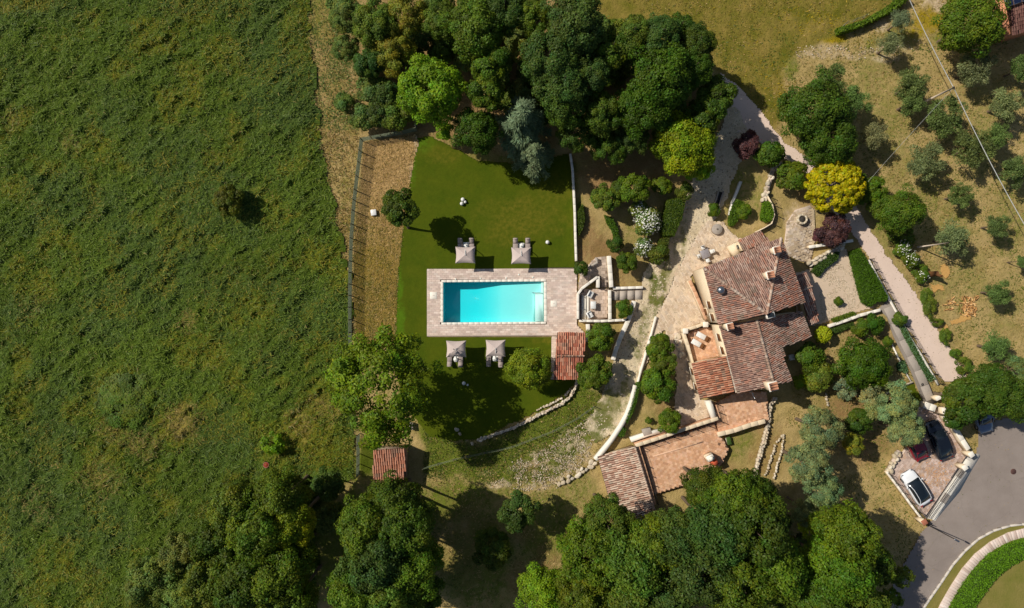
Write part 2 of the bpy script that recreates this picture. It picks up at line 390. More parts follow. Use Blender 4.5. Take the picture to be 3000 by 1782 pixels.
# -------- meadow: tall lumpy grass
MEADOW=[(-110,-90),(900,-90),(905,60),(918,200),(928,330),(948,450),(972,560),(992,690),(1014,820),(1026,930),(1036,1100),(1040,1250),(1036,1400),(960,1440),(930,1500),(930,1870),(-110,1870)]
def edge(X,Y):
    ys=[-100,60,330,560,690,820,930,1100,1250,1400,1450,1870]; xs=[900,905,930,972,992,1014,1026,1036,1040,1036,960,930]
    return np.clip((np.interp(Y,ys,xs)+(fbm(X/40,Y/40,88)-.5)*50-X)/55,.12,1)
def mead_h(X,Y):
    wx=X+40*(fbm(X/60,Y/60,90)-.5); wy=Y+40*(fbm(X/60+9,Y/60,91)-.5)
    u_=(wx*.8-wy*.6); v_=(wx*.6+wy*.8); h=.50*fbm(u_/46,v_/18,92,2)**1.3+.28*np.abs(fbm(u_/20,v_/9,93,2)-.5)*2+.45*(fbm(X/150,Y/150,94,2)-.3)
    s=1-.55*blobs(X,Y,[(350,1180,120,110,1),(60,15,120,30,1),(640,1290,90,100,.7)],95,.3)
    return (h*s-.1)*1.5*edge(X,Y)
def mead_w(X,Y):
    ye=np.clip((fbm(X/70,Y/70,96)-.50)*4,0,.6)
    ye=np.maximum(ye,blobs(X,Y,[(60,10,150,34,1),(900,1290,120,90,.8),(940,1180,70,70,.6),(560,30,90,60,.7),(880,120,60,160,.5),(700,880,140,120,.35),(350,1170,110,100,.8),(790,620,60,60,.45),(500,650,60,50,.5),(520,1260,80,60,.8),(560,220,60,40,.5)],97))
    pa=blobs(X,Y,[(540,1240,60,60,.85),(420,1300,60,50,.7),(330,1260,50,40,.6),(120,1480,50,60,.4),(560,940,30,40,.5),(220,420,40,40,.3),(100,900,60,40,.3),(880,1240,50,60,.5),(950,1200,50,50,.5),(300,1400,70,60,.5),(40,350,30,40,.3)],98,1.2)
    cool=np.clip((fbm(X/150,Y/150,99)-.47)*5,0,.8)+blobs(X,Y,[(640,1280,90,120,.8),(800,330,120,250,.35)],100)
    return np.stack([ye,pa,np.clip(cool,0,1)],-1)
MM=sheet_mat('meadow_soil',[((76,94,28),(62,80,22)),((112,112,30),(100,104,24)),((144,128,66),(132,116,56)),((70,90,40),(60,80,34))],fine=8,bmp=.5)
cell=5.; gx=np.arange(-112,1046,cell); gy=np.arange(-92,1872,cell); X,Y=np.meshgrid(gx,gy)
cx=X[:-1,:-1]+2.5; cy=Y[:-1,:-1]+2.5
wx=cx+(fbm(cx/25,cy/25,101)-.5)*60; wy=cy+(fbm(cx/25+3,cy/25,102)-.5)*60
MW=mead_w(X,Y); kk=pip(wx,wy,MEADOW)
o=grid_mesh('meadow',X,Y,np.maximum(mead_h(X,Y),-.12),kk,MM,{'wa':MW}); tag(o,kind='structure')
def mead_col(x,y,r):
    w=mead_w(x[None],y[None])[0]
    a=pick(x,r,[(100,122,35),(92,114,31),(108,128,39),(84,106,29),(112,126,43)])
    yv=pick(x,r,[(128,128,38),(138,132,46),(116,120,30),(142,128,38)])
    pv=pick(x,r,[(160,142,82),(140,124,66),(120,112,52)]); cv=pick(x,r,[(92,112,44),(84,104,40),(102,118,48)])
    for k,v in ((2,cv),(0,yv),(1,pv)):
        m=(r.random(len(x))<w[:,k]*.8)[:,None]; a=np.where(m,v,a)
    a=a*(.88+.24*fbm(x/16,y/20,87)+.34*(fbm(x/260,y/260,86,3)-.5))[:,None]; st=(r.random(len(x))<.012)[:,None]; return np.where(st,pv,a)
q,c=blades(230000,[(p[0]-4 if p[0]>800 else p[0],p[1]) for p in MEADOW],mead_h,(.25,.6),(.04,.085),mead_col,103,.30,.62)
tag(MB().quads(q,c).build('meadow_grass',LEAF),'tall green uncut grass and weeds of the meadow','grass',kind='stuff')
# rough grass tufts elsewhere
ROUGH=[(1700,-90),(3100,-90),(3100,1862),(1240,1862),(1240,1400),(1420,1290),(1640,1180),(1800,1130),(1760,1340),(1700,1450),(1900,1560),(2450,1560),(2400,1250),(2300,1250),(2330,1100),(2420,960),(2600,980),(2700,1130),(2830,1100),(2620,740),(2500,580),(2330,440),(2120,200)]
def rough_col(x,y,r):
    a=pick(x,r,[(172,144,90),(150,128,70),(184,156,104),(126,118,52),(112,114,48)])
    g=pick(x,r,[(92,106,32),(104,114,40),(82,98,28)]); yv=pick(x,r,[(172,146,24),(152,134,24),(126,122,30)])
    w=np.clip((fbm(x/60,y/60,104)-.42)*4,0,.8); up=((y<330)&(x<2330))|((y<130)&(x<2600))|((y<130)&(x>2690)&(x<2800))
    a=np.where((r.random(len(x))<w)[:,None],g,a)
    yb=blobs(x[None],y[None],[(2370,60,110,50,.9),(2450,110,60,18,1),(2290,290,35,70,.8),(2250,230,80,60,.5)],21)[0]; gb=blobs(x[None],y[None],[(2290,130,60,70,1),(2320,190,30,60,.9),(2230,300,60,70,.5),(2140,170,70,60,.5),(1830,40,60,40,.6)],23)[0]
    a=np.where((up&(r.random(len(x))<gb))[:,None],g,a); a=np.where((up&(r.random(len(x))<yb))[:,None],yv,a); up=up&(yb<.3)&(gb<.3)
    return np.where((up&(r.random(len(x))<.75))[:,None],np.where((r.random(len(x))<.05+.5*np.clip((fbm(x/50,y/50,108)-.5)*4,0,1))[:,None],yv,pick(x,r,[(144,124,52),(126,112,42),(108,106,34),(156,134,68)])),a)
q,c=blades(70000,ROUGH,lambda x,y:-.12+0*x,(.12,.3),(.04,.10),rough_col,105,.35)
tag(MB().quads(q,c).build('rough_grass',LEAF),'short dry grass tufts of the olive grove and upper field','grass',kind='stuff')
q,c=blades(9000,[(1240,1230),(1420,1290),(1640,1180),(1720,1120),(1790,1160),(1640,1400),(1420,1420),(1240,1400)],lambda x,y:-.1+0*x,(.1,.26),(.04,.09),lambda x,y,r:pick(x,r,[(80,98,22),(96,108,30),(66,86,16),(130,116,60)]),106,.35)
q2,c2=blades(9000,[(905,0),(1050,0),(1060,420),(1040,650),(1030,1000),(1000,760),(930,330)],lambda x,y:-.12+0*x,(.15,.42),(.04,.1),lambda x,y,r:np.where(((y<380)&(r.random(len(x))<.75))[:,None],pick(x,r,[(104,118,56),(88,106,40),(116,122,60)]),pick(x,r,[(184,158,108),(156,130,76),(104,110,44),(132,110,54)])),107,.3)
tag(MB().quads(q,c).quads(q2,c2).build('edge_grass',LEAF),'patchy green and straw coloured grass along the slope and the fence','grass',kind='stuff')

# -------- tracks, drive, road
GRAVEL=mat_noise('pink_gravel',(218,192,174),(204,178,160),(226,206,190),.5,22,bmp=.5,bd=.03)
TRACK=mat_noise('stony_track',(172,152,124),(146,128,98),(196,180,152),.8,9,bmp=.8,bd=.06)
PLAZA=mat_noise('beige_paving',(218,198,172),(206,184,158),(226,208,184),.45,9,bmp=.3)
drive=[(2108,212),(2135,232),(2180,270),(2225,318),(2262,372),(2300,418),(2350,452),(2420,500),(2500,590),(2532,648),(2572,710),(2600,750),(2655,822),(2700,893),(2760,985),(2815,1075),(2830,1110),(2770,1120),(2735,1085),(2690,1010),(2648,940),(2610,868),(2575,805),(2545,750),(2510,700),(2470,650),(2420,590),(2380,520),(2330,480),(2270,450),(2215,410),(2190,440),(2130,420),(2140,330),(2132,270)]
zone('gravel_drive',drive,.0,GRAVEL,4.,(),warp=6,seed=111,relief=.02)
lane=[(2130,300),(2170,330),(2200,420),(2165,480),(2140,540),(2120,600),(2095,640),(2062,665),(2030,710),(1995,775),(1965,840),(1938,895),(1918,950),(1895,1020),(1878,1085),(1862,1150),(1845,1210),(1800,1270),(1740,1300),(1715,1240),(1745,1190),(1775,1130),(1795,1070),(1815,1010),(1840,950),(1852,890),(1880,845),(1885,800),(1910,760),(1945,710),(1975,660),(1995,600),(2020,540),(2045,480),(2090,420),(2120,360)]
def lane_w(X,Y):
    
    mid=np.array([(2150,340),(2110,470),(2030,610),(1960,740),(1900,890),(1850,1030),(1815,1130),(1770,1230)],float)
    g=blobs(X,Y,[(1915,870,16,60,.95),(1945,850,14,70,.9),(1890,950,20,50,.7),(1870,1040,18,50,.6),(1850,1000,14,30,.5),(1900,800,10,30,.4),(1925,990,12,60,.5),(1835,1100,16,40,.5),(1980,720,12,40,.5),(2010,660,10,40,.4),(1800,1180,40,50,.8),(1760,1230,50,50,.9),(1830,1150,14,60,.7),(1740,1280,40,30,.9),(2000,690,10,60,.6),(1955,790,12,60,.7)],112,1.5)
    return np.stack([g,0*g,0*g],-1)
TM=sheet_mat('track_cover',[((220,204,176),(198,180,150)),((86,98,30),(110,108,50)),((0,0,0),(0,0,0)),((0,0,0),(0,0,0))],fine=7,bmp=.5,bd=.05)
zone('stone_track',lane,.02,TM,4.,(),warp=7,seed=113,relief=.08,attrs=lane_w)
plaza=[(2070,650),(2118,652),(2150,690),(2190,715),(2180,745),(2120,760),(2064,790),(2030,800),(2022,812),(2050,900),(2078,945),(2070,975),(2010,975),(2030,1060),(2050,1170),(2100,1180),(2095,1240),(2000,1260),(1975,1190),(1985,1120),(1960,1000),(1945,960),(1905,1025),(1880,1090),(1868,1085),(1895,1000),(1925,930),(1962,850),(1985,790),(2020,730),(2042,690)]
zone('paved_forecourt',plaza,.06,PLAZA,4.,(),warp=1.5,seed=114)
# worn grass-grown seam along the forecourt edge
court=[(2415,765),(2440,745),(2478,728),(2505,800),(2520,850),(2535,890),(2560,900),(2510,915),(2440,935),(2400,950),(2330,960),(2330,800),(2370,790)]
zone('gravel_court',court,.03,mat_noise('court_gravel',(202,178,152),(188,164,138),(212,192,168),.5,16,bmp=.4),4.,(),warp=2,seed=115)
ASPH=mat_noise('asphalt',(144,132,124),(132,121,114),(156,144,134),.35,18,bmp=.25,bd=.01)
road=[(2870,1250),(2910,1235),(3120,1180),(3120,1538),(2995,1536),(2960,1538),(2910,1552),(2865,1577),(2825,1612),(2790,1652),(2755,1705),(2720,1755),(2690,1800),(2660,1870),(2560,1870),(2590,1770),(2640,1670),(2700,1560),(2740,1515),(2780,1440),(2830,1370),(2862,1330)]
m_=ASPH; n_=m_.node_tree.nodes; l_=m_.node_tree.links; b_=n_['Principled BSDF']; src=b_.inputs['Base Color'].links[0].from_socket
vr=n_.new('ShaderNodeTexVoronoi'); vr.feature='DISTANCE_TO_EDGE'; vr.inputs['Scale'].default_value=.22; wn=n_.new('ShaderNodeTexNoise'); wn.inputs['Scale'].default_value=.9; wn.inputs['Detail'].default_value=5
l_.new(n_['GEO'].outputs['Position'],wn.inputs['Vector']); va_=n_.new('ShaderNodeVectorMath'); va_.operation='MULTIPLY_ADD'; l_.new(wn.outputs['Color'],va_.inputs[0]); va_.inputs[1].default_value=(1.6,1.6,0); l_.new(n_['GEO'].outputs['Position'],va_.inputs[2]); l_.new(va_.outputs[0],vr.inputs['Vector'])
cr=n_.new('ShaderNodeMapRange'); cr.inputs[1].default_value=.0; cr.inputs[2].default_value=.012; cr.inputs[3].default_value=.9; cr.inputs[4].default_value=1.0; l_.new(vr.outputs['Distance'],cr.inputs[0])
st_=noise_node(n_,l_,.28,6,.7,.35,.62); c_=mixc(n_,l_,st_,src,mixc(n_,l_,1.0,src,(.86,.85,.84,1),'MULTIPLY')); c_=mixc(n_,l_,1.0,c_,cr.outputs[0],'MULTIPLY'); l_.new(c_,b_.inputs['Base Color'])
zone('road',road,.0,ASPH,5.,(),warp=1,seed=116)
# -------- verge inside the bend, footway and its lawn
inner=[(3120,1538),(2960,1541),(2912,1556),(2868,1581),(2828,1616),(2794,1656),(2759,1709),(2724,1759),(2694,1804),(2664,1870),(3120,1870)]
verge_m=sheet_mat('verge_cover',[((112,106,44),(128,114,58)),((0,0,0),(0,0,0)),((0,0,0),(0,0,0)),((0,0,0),(0,0,0))],fine=9)
zone('verge',inner,.07,mat_noise('verge_grass',(146,128,76),(104,108,40),(122,114,54),.3,5,bmp=.6),5.,(),warp=.1,seed=117)
# ================================================================== PAVING, POOL
PAVE=mat_attr('paving_stone',.85,.2,12,.8)
def paving(name, parent, poly, z, size, ang, pal, gap=.02, th=.03, holes=(), jit=.0, seed=1, kind='stuff', clamp=None, pxz=0):
    """separate slabs with open joints, one joined part; poly in photo px"""
    r=np.random.default_rng(seed); w=np.array(PL(poly,pxz)); ca,sa=math.cos(ang),math.sin(ang)
    R=np.array([[ca,sa],[-sa,ca]]); L=w[:,:2]@R.T; a,b=size
    us=np.arange(L[:,0].min()-a,L[:,0].max()+a,a); vs=np.arange(L[:,1].min()-b,L[:,1].max()+b,b); U,Vv=np.meshgrid(us,vs)
    U=U+(np.arange(len(vs))%2)[:,None]*a/2
    c=np.stack([U.ravel(),Vv.ravel()],-1)
    C=c@R; hp=[np.array(PL(h,pxz)) for h in holes]
    k=pip(C[:,0],C[:,1],w)
    if clamp is not None:
        for s_ in (-.45,.45): D_=(c+np.array([a*s_,0]))@R; k|=pip(D_[:,0],D_[:,1],w)
    for q in hp: k&=~pip(C[:,0],C[:,1],q)
    c=c[k]; n=len(c); s=np.array([[-1,-1],[1,-1],[1,1],[-1,1]])*np.array([a-gap,b-gap])/2
    q=c[:,None]+s[None]+r.normal(0,jit,(n,4,2)); xy=q@R
    if clamp is not None: xy[...,0]=np.clip(xy[...,0],(clamp[0]-1500)/PX,(clamp[1]-1500)/PX); xy[...,1]=np.clip(xy[...,1],-(clamp[3]-891)/PX,-(clamp[2]-891)/PX)
    zz=z+th+r.normal(0,.003,(n,1))
    top=np.concatenate([xy,np.repeat(zz[:,None],4,1)],-1); Q=[top]
    for i in range(4):
        j=(i+1)%4; lo_i=top[:,i].copy(); lo_i[:,2]=z-.01; lo_j=top[:,j].copy(); lo_j[:,2]=z-.01
        Q.append(np.stack([lo_i,lo_j,top[:,j],top[:,i]],1))
    pc=np.array([lin(*p) for p in pal]); cc=pc[r.integers(0,len(pal),n)]*r.uniform(.86,1.12,(n,1))
    m=MB()
    for qq in Q: m.quads(qq,cc)
    return m.build(name,PAVE,parent,kind=kind)
def slab(name, poly, z0, z1, mat, parent=None, kind='structure', pxz=0):
    w=PL(poly,pxz); return tag(MB().prism(w,z0,z1).build(name,mat,parent),kind=kind if parent is None else None)

DECKPAL=[(226,206,192),(220,198,184),(230,212,200),(212,190,178),(224,202,190)]
MORTAR=mat_noise('mortar',(200,180,164),(186,166,150),(208,190,174),1,14)
PO=[(1291,819),(1601,817),(1602,951),(1291,953)]          # outside of the coping
d=MB()
for q in ([(1251,790),(1684,785),(1684,817),(1291,819),(1251,819)],[(1251,819),(1291,819),(1291,953),(1251,953)],[(1601,817),(1684,817),(1690,860),(1690,952),(1602,952)],[(1251,953),(1291,953),(1602,952),(1690,952),(1722,985),(1715,992),(1634,985),(1251,986)],[(1617,986),(1634,985.3),(1634,1112),(1613,1112)]):
    d.prism(PL(q),-.3,.05)
deck=tag(d.build('pool_deck',MORTAR),kind='structure')
paving('paver',deck,[(1252,791),(1683,786),(1690,860),(1690,984),(1252,985)],.05,(.50,.25),0,DECKPAL,.012,.03,[PO],.002,3,clamp=(1251.5,1690,786,1111))
paving('paver',deck,[(1616,987),(1633.5,986),(1633.5,1111),(1615,1111)],.05,(.50,.25),0,DECKPAL,.012,.03,(),.002,5,clamp=(1615.5,1633.5,987,1111))
paving('paver',deck,[(1690,953),(1718,984),(1714,991),(1690,988)],.05,(.50,.25),0,DECKPAL,.012,.03,(),.002,4)
WHITE=mat_noise('white_stone',(236,228,212),(224,214,196),(240,234,222),1,14,bmp=.15)
CREAM=mat_noise('cream_render',(226,206,174),(208,186,152),(232,214,186),.6,9,bmp=.2)
STONEW=mat_attr('rough_stone',.9,.15,6,.72,.8)
pl=thing('swimming_pool','rectangular swimming pool with turquoise water and white coping','pool',P(1445,885))
# coping stones, lengths with joints
r_=random.Random(5)
def coping(a,b,w,inn):
    a=P(*a);b=P(*b);L=np.linalg.norm(b-a);n=int(L/.62);u=(b-a)/L;ang=math.atan2(u[1],u[0])
    for i in range(n):
        c=a+u*L*(i+.5)/n; m=MB().box((c[0],c[1],.05),(L/n-.012,w,.14),ang,(1,1,1),.015); m.build('coping_stone',WHITE,pl)
coping((1293,824.2),(1600,821.6),.25,0); coping((1293,948.4),(1600,946),.25,0)
coping((1294.8,828),(1294.8,944.5),.30,1); coping((1597.4,825.6),(1598.2,942.2),.33,1)
LINER=mat_noise('pool_liner',(216,234,226),(208,230,222),(222,238,230),.6,10,bmp=0,rough=.6)
x0,x1=P(1298.5,0)[0],P(1593.5,0)[0]; yN0,yN1=P(0,827)[1],P(0,824.5)[1]; yS0,yS1=P(0,945.5)[1],P(0,943)[1]
prof=[(1298.5,-1.95),(1392,-1.9),(1470,-.85),(1561,-.55),(1593.5,-.5)]
fl=MB(); vv=[];ff=[]
for (px,z) in prof:
    x=P(px,0)[0]; t=(x-x0)/(x1-x0); vv+=[(x,yS0+(yS1-yS0)*t,z),(x,yN0+(yN1-yN0)*t,z)]
for i in range(len(prof)-1): ff.append([2*i,2*i+2,2*i+3,2*i+1])
fl.add(vv,ff).build('pool_floor',LINER,pl)
wl=MB()
for k,(a) in enumerate((0,1)):
    v=[];f=[]
    for i,(px,z) in enumerate(prof): p=vv[2*i+a]; v+=[(p[0],p[1],z-.05),(p[0],p[1],.0)]
    for i in range(len(prof)-1): f.append([2*i,2*i+1,2*i+3,2*i+2] if a==0 else [2*i,2*i+2,2*i+3,2*i+1])
    MB().add(v,f).build('pool_wall',LINER,pl)
for i in (0,len(prof)-1):
    a,b=vv[2*i],vv[2*i+1]; MB().add([(a[0],a[1],a[2]-.05),(b[0],b[1],b[2]-.05),(b[0],b[1],.0),(a[0],a[1],.0)],[[0,1,2,3]]).build('pool_wall',LINER,pl)
# entry bench at the shallow end
bx0,bx1=P(1568,0)[0],P(1593,0)[0]; by0,by1=P(0,942)[1],P(0,826)[1]
MB().prism([(bx0,by0),(bx1,by0),(bx1,by1),(P(1586,0)[0],by1),(P(1586,0)[0],P(0,858)[1]),(bx0,P(0,858)[1])],-1.0,-.2).build('entry_step',LINER,pl)
MB().prism([(P(1561,0)[0],by0),(bx0+.0,by0),(bx0+.0,P(0,860)[1]),(P(1561,0)[0],P(0,860)[1])],-1.0,-.52).build('entry_step',LINER,pl)
STEEL=mat_plain('brushed_steel',(176,178,180),.3,.5,.9)
for yy in (858,):
    a=P(1560,yy,.0); b=P(1586,yy,0); MB().tube([(a[0],a[1],-.5),(a[0],a[1],.1),(b[0],b[1],.1),(b[0],b[1],-.2)],.03,6).build('handrail',STEEL,pl)
m,n,l,b=newmat('pool_water')
n.remove(b); tr=n.new('ShaderNodeBsdfTransparent'); gl=n.new('ShaderNodeBsdfGlossy'); gl.inputs['Roughness'].default_value=.03
fr=n.new('ShaderNodeFresnel'); fr.inputs[0].default_value=1.33; mx=n.new('ShaderNodeMixShader'); gb=n.new('ShaderNodeNewGeometry'); bf=n.new('ShaderNodeMath'); bf.operation='SUBTRACT'; bf.use_clamp=True; l.new(fr.outputs[0],bf.inputs[0]); l.new(gb.outputs['Backfacing'],bf.inputs[1]); l.new(bf.outputs[0],mx.inputs[0]); l.new(tr.outputs[0],mx.inputs[1]); l.new(gl.outputs[0],mx.inputs[2])
nz=noise_node(n,l,1.6,3,.5,.2,.8); bp=n.new('ShaderNodeBump'); bp.inputs['Strength'].default_value=.3; bp.inputs['Distance'].default_value=.05; l.new(nz,bp.inputs['Height']); l.new(bp.outputs[0],gl.inputs['Normal'])
l.new(mx.outputs[0],n['Material Output'].inputs['Surface'])
va=n.new('ShaderNodeVolumeAbsorption'); va.inputs['Color'].default_value=(0,.92,.97,1); va.inputs['Density'].default_value=.8; l.new(va.outputs[0],n['Material Output'].inputs['Volume'])
MB().prism([(x0-.03,yS0-.04),(x1+.03,yS1-.04),(x1+.03,yN1+.04),(x0-.03,yN0+.04)],-2.1,-.045).build('water',m,pl)
for (px,py,s) in ((1270,866,.8),(1622,890,.72)):
    c=P(px,py); t=thing('skimmer_cover','white square access cover set in the deck '+('left' if px<1400 else 'right')+' of the pool','cover',(c[0],c[1],.08))
    MB().box((c[0],c[1],.095),(s,s,.03),0,None,.008).build('lid',WHITE,t); MB().box((c[0],c[1],.1125),(s*.3,.04,.012)).build('grip',MORTAR,t)
for k,(px,py) in enumerate(((1335,818),(1408,816),(1483,815),(1561,813),(1520,805))):
    c=P(px,py); t=thing('deck_light','small white round deck fitting, number '+['one','two','three','four','five'][k]+' from the left on the north pool edge' if k<4 else 'small white round fitting set apart from the row north of the pool','fitting',(c[0],c[1],.08),'deck fittings along the pool edge')
    MB().lathe((c[0],c[1],.08),[(.11,0),(.11,.03),(.08,.045)],12).build('rim',WHITE,t); MB().lathe((c[0],c[1],.126),[(.06,0),(.05,.012)],10).build('lens',LINER,t)

# ================================================================== WALLS
def wall(name, label, pts, w, h, mat, cap=None, capw=.06, caph=.07, z0=-.12, jit=0, cat='wall'):
    q=PL(pts,h); c=q[0]; t=thing(name,label,cat,(c[0],c[1],z0))
    # denser polyline
    dd=[q[0]]
    for a,b in zip(q[:-1],q[1:]):
        k=max(1,int(np.linalg.norm(b-a)/1.0)) if jit else 1
        dd+= [a+(b-a)*i/k for i in range(1,k+1)]
    MB().ribbon(dd,w,z0,h-(caph if cap else 0),jit=jit).build('wall_body',mat,t)
    if cap:                                        # coping laid in separate lengths
        for a,b in zip(q[:-1],q[1:]):
            L=np.linalg.norm(b-a); k=max(1,round(L/.9)); u=(b-a)/L
            for i in range(k):
                cc=a+u*L*(i+.5)/k; MB().box((cc[0],cc[1],h-caph/2+.002),(L/k-.015,w+capw*2,caph),math.atan2(u[1],u[0]),None,.01).build('coping_stone',cap,t)
    return t
STONEMESH=[]
for k in range(6):
    rr=np.random.default_rng(500+k); m=MB()
    th=[(-.5,.7),(-.3,1.0),(.2,1.0),(.44,.86),(.5,.6)]; v=[];f=[]; ja=rr.uniform(-.3,.3,7); js=rr.uniform(.72,1.15,7)
    for (z,s) in th:
        for i in range(7):
            a=2*math.pi*i/7+ja[i]; s2=s*js[i]*rr.uniform(.93,1.05); v.append((math.cos(a)*.5*s2,math.sin(a)*.5*s2,z*rr.uniform(.9,1.05)))
    for j in range(4):
        for i in range(7): f.append([j*7+i,j*7+(i+1)%7,j*7+7+(i+1)%7,j*7+7+i])
    f.append(list(range(28,35))); m.add(v,f,lin(*[(228,214,190),(214,198,172),(236,224,204),(200,184,158),(222,206,182),(196,186,168)][k])); STONEMESH.append(m.mesh('stone',STONEW))
def stones(t, pts, w, h, size, seed=1, dens=1.0, z=-.05):
    r=random.Random(seed); off=parent_off(t); q=PL(pts,0); cnt=0
    for a,b in zip(q[:-1],q[1:]):
        L=np.linalg.norm(b-a); u=(b-a)/L; nr=np.array([-u[1],u[0],0]); rows=max(1,round(w/size*1.15))
        for j in range(rows):
            s=r.uniform(0,size)
            while s<L:
                sz=size*r.uniform(.75,1.4)
                if r.random()<dens:
                    p=a+u*s+nr*((j+.5)/rows-.5)*w+nr*r.uniform(-.06,.06); hh=h*r.uniform(.75,1.15)
                    o=bpy.data.objects.new('stone',STONEMESH[r.randrange(6)]); link(o,t); o.location=(p[0]-off[0],p[1]-off[1],z+hh/2-off[2])
                    o.scale=(sz*1.25,sz*.95,hh); o.rotation_euler=(r.uniform(-.1,.1),r.uniform(-.1,.1),math.atan2(u[1],u[0])+r.uniform(-.4,.4)); cnt+=1
                s+=sz*1.12
    return cnt
def stonewall(name,label,pts,w,h,size,seed=1,dens=1.0,core=True,cat='wall'):
    c=P(*pts[0]); t=thing(name,label,cat,(c[0],c[1],-.1))
    if core: MB().ribbon(PL(pts),w*.7,-.15,h*.6).build('wall_core',MORTAR,t)
    stones(t,pts,w,h,size,seed,dens); return t
wall('garden_wall','long thin white wall along the right side of lawn',[(1671,450),(1678,500),(1681,560),(1684,620),(1686,700),(1688,765)],.22,.7,CREAM,WHITE,.02)
wall('lane_wall','long white kerb wall between the lane and the forecourt',[(1923,928),(1910,975),(1893,1035),(1878,1085),(1866,1135),(1852,1185)],.26,.35,WHITE,None,jit=.03)
wall('curved_wall','broad curving white wall below the forecourt leading to the garage',[(1862,1130),(1852,1175),(1838,1215),(1818,1252),(1792,1290),(1770,1318),(1745,1348)],.5,.8,WHITE,None,jit=.04)
wall('lane_wall','white stone wall on the left side of the lane below the ramp',[(1858,882),(1850,915),(1838,945),(1822,980),(1808,1015),(1796,1055)],.45,.6,CREAM,WHITE,.03,jit=.02)
wall('patio_wall','angled white wall at the upper left corner of the sunken patio',[(1693,935),(1693,862),(1705,845),(1750,812)],.22,.9,CREAM,WHITE,.04)
wall('patio_wall','grey stepped wall piece north of the sunken patio',[(1752,810),(1752,843)],.36,.8,CREAM,WHITE,.02)
wall('patio_wall','straight pale wall running north from the patio stair',[(1784,750),(1788,800),(1791,842)],.42,.9,CREAM,WHITE,.03)
wall('patio_wall','low wall on the north side of the slab ramp',[(1796,845),(1884,842)],.26,.5,CREAM,WHITE,.02)
wall('patio_wall','pale wall between the sunken patio and planted bed',[(1786,850),(1787,938)],.32,.6,CREAM,WHITE,.03)
wall('patio_wall','wall along the south side of the sunken patio',[(1697,940),(1760,941),(1842,937)],.22,.6,CREAM,WHITE,.03)
wall('pool_house_wall','white end wall at the right side of the pool house',[(1722,950),(1724,985),(1716,1000)],.4,.5,CREAM,WHITE,.03)
stonewall('stone_wall','curved dry stone wall below the lower lawn',[(1690,1112),(1686,1135),(1668,1165),(1645,1182),(1600,1205),(1560,1225),(1500,1255),(1400,1290)],.34,.45,.26,3,.85)
stonewall('stone_edging','inner line of small stones above the curved dry wall',[(1672,1140),(1650,1165),(1610,1185),(1570,1202)],.2,.25,.26,4,.8,False,'edging')
stonewall('boulder_row','row of large pale boulders below the white wall end',[(1740,1352),(1715,1370),(1690,1388),(1665,1400),(1640,1410),(1622,1420)],.9,.35,.5,5,.85,False,'boulders')
stonewall('boulder_row','few loose boulders left of the curved dry wall',[(1335,1252),(1350,1275),(1375,1290),(1395,1310)],.3,.4,.4,6,.5,False,'boulders')
stonewall('stone_wall','long pale stone wall right of the south terrace',[(2268,1165),(2254,1185),(2248,1240),(2238,1285),(2222,1340),(2206,1400)],.42,.6,.28,7)
stonewall('stone_edging','left pale stone strip beside the silvery conifers',[(2290,1276),(2272,1300),(2255,1350),(2240,1395)],.32,.3,.26,8,.95,False,'edging')
stonewall('stone_edging','right pale stone strip beside the silvery conifers',[(2294,1272),(2290,1320),(2278,1355),(2266,1400)],.26,.3,.24,9,.95,False,'edging')
stonewall('stone_edging','upper right stone edging in the back garden',[(2392,1050),(2398,1080),(2415,1130),(2425,1190)],.14,.25,.26,10,.8,False,'edging')
stonewall('stone_wall','pale stone wall stepping down the garden terrace',[(2288,480),(2262,500),(2250,540),(2240,570),(2235,590)],.6,.7,.45,11,.9)
wall('garden_wall','thin white retaining strip on the garden terrace',[(2172,532),(2158,565),(2146,595),(2138,630)],.3,.4,WHITE,None,jit=.03)
wall('garden_wall','curved thin pale railing wall of garden terrace',[(2250,575),(2264,600),(2270,630),(2262,655),(2240,668),(2215,680)],.1,.6,CREAM)
wall('retaining_wall','pale straight retaining wall south of the gravel court',[(2428,956),(2470,942),(2520,924),(2580,908)],.3,.6,CREAM,WHITE,.02)
stonewall('stone_wall','stone wall between flagstone patio and ivy bed',[(2366,775),(2400,757),(2440,735),(2468,722)],.7,.7,.42,12)
wall('garden_wall','grey wall with planting strip above the stair',[(2370,724),(2410,718),(2455,712),(2500,705)],.3,.6,CREAM,WHITE,.02)
wall('kerb','pale edge kerb between gravel court and the broad hedge',[(2500,770),(2515,820),(2528,865)],.16,.15,WHITE,cat='kerb')
wall('kerb','pale kerb on the left of the grey path',[(2612,1005),(2650,1085),(2672,1122)],.12,.12,WHITE,cat='kerb')
wall('kerb','cream kerb above the small mown patch',[(2588,1157),(2635,1135),(2676,1120)],.18,.2,CREAM,cat='kerb')
zone('mown_patch',[(2630,1140),(2676,1124),(2706,1182),(2640,1190),(2610,1160)],.01,LM,4.,warp=1,seed=140)
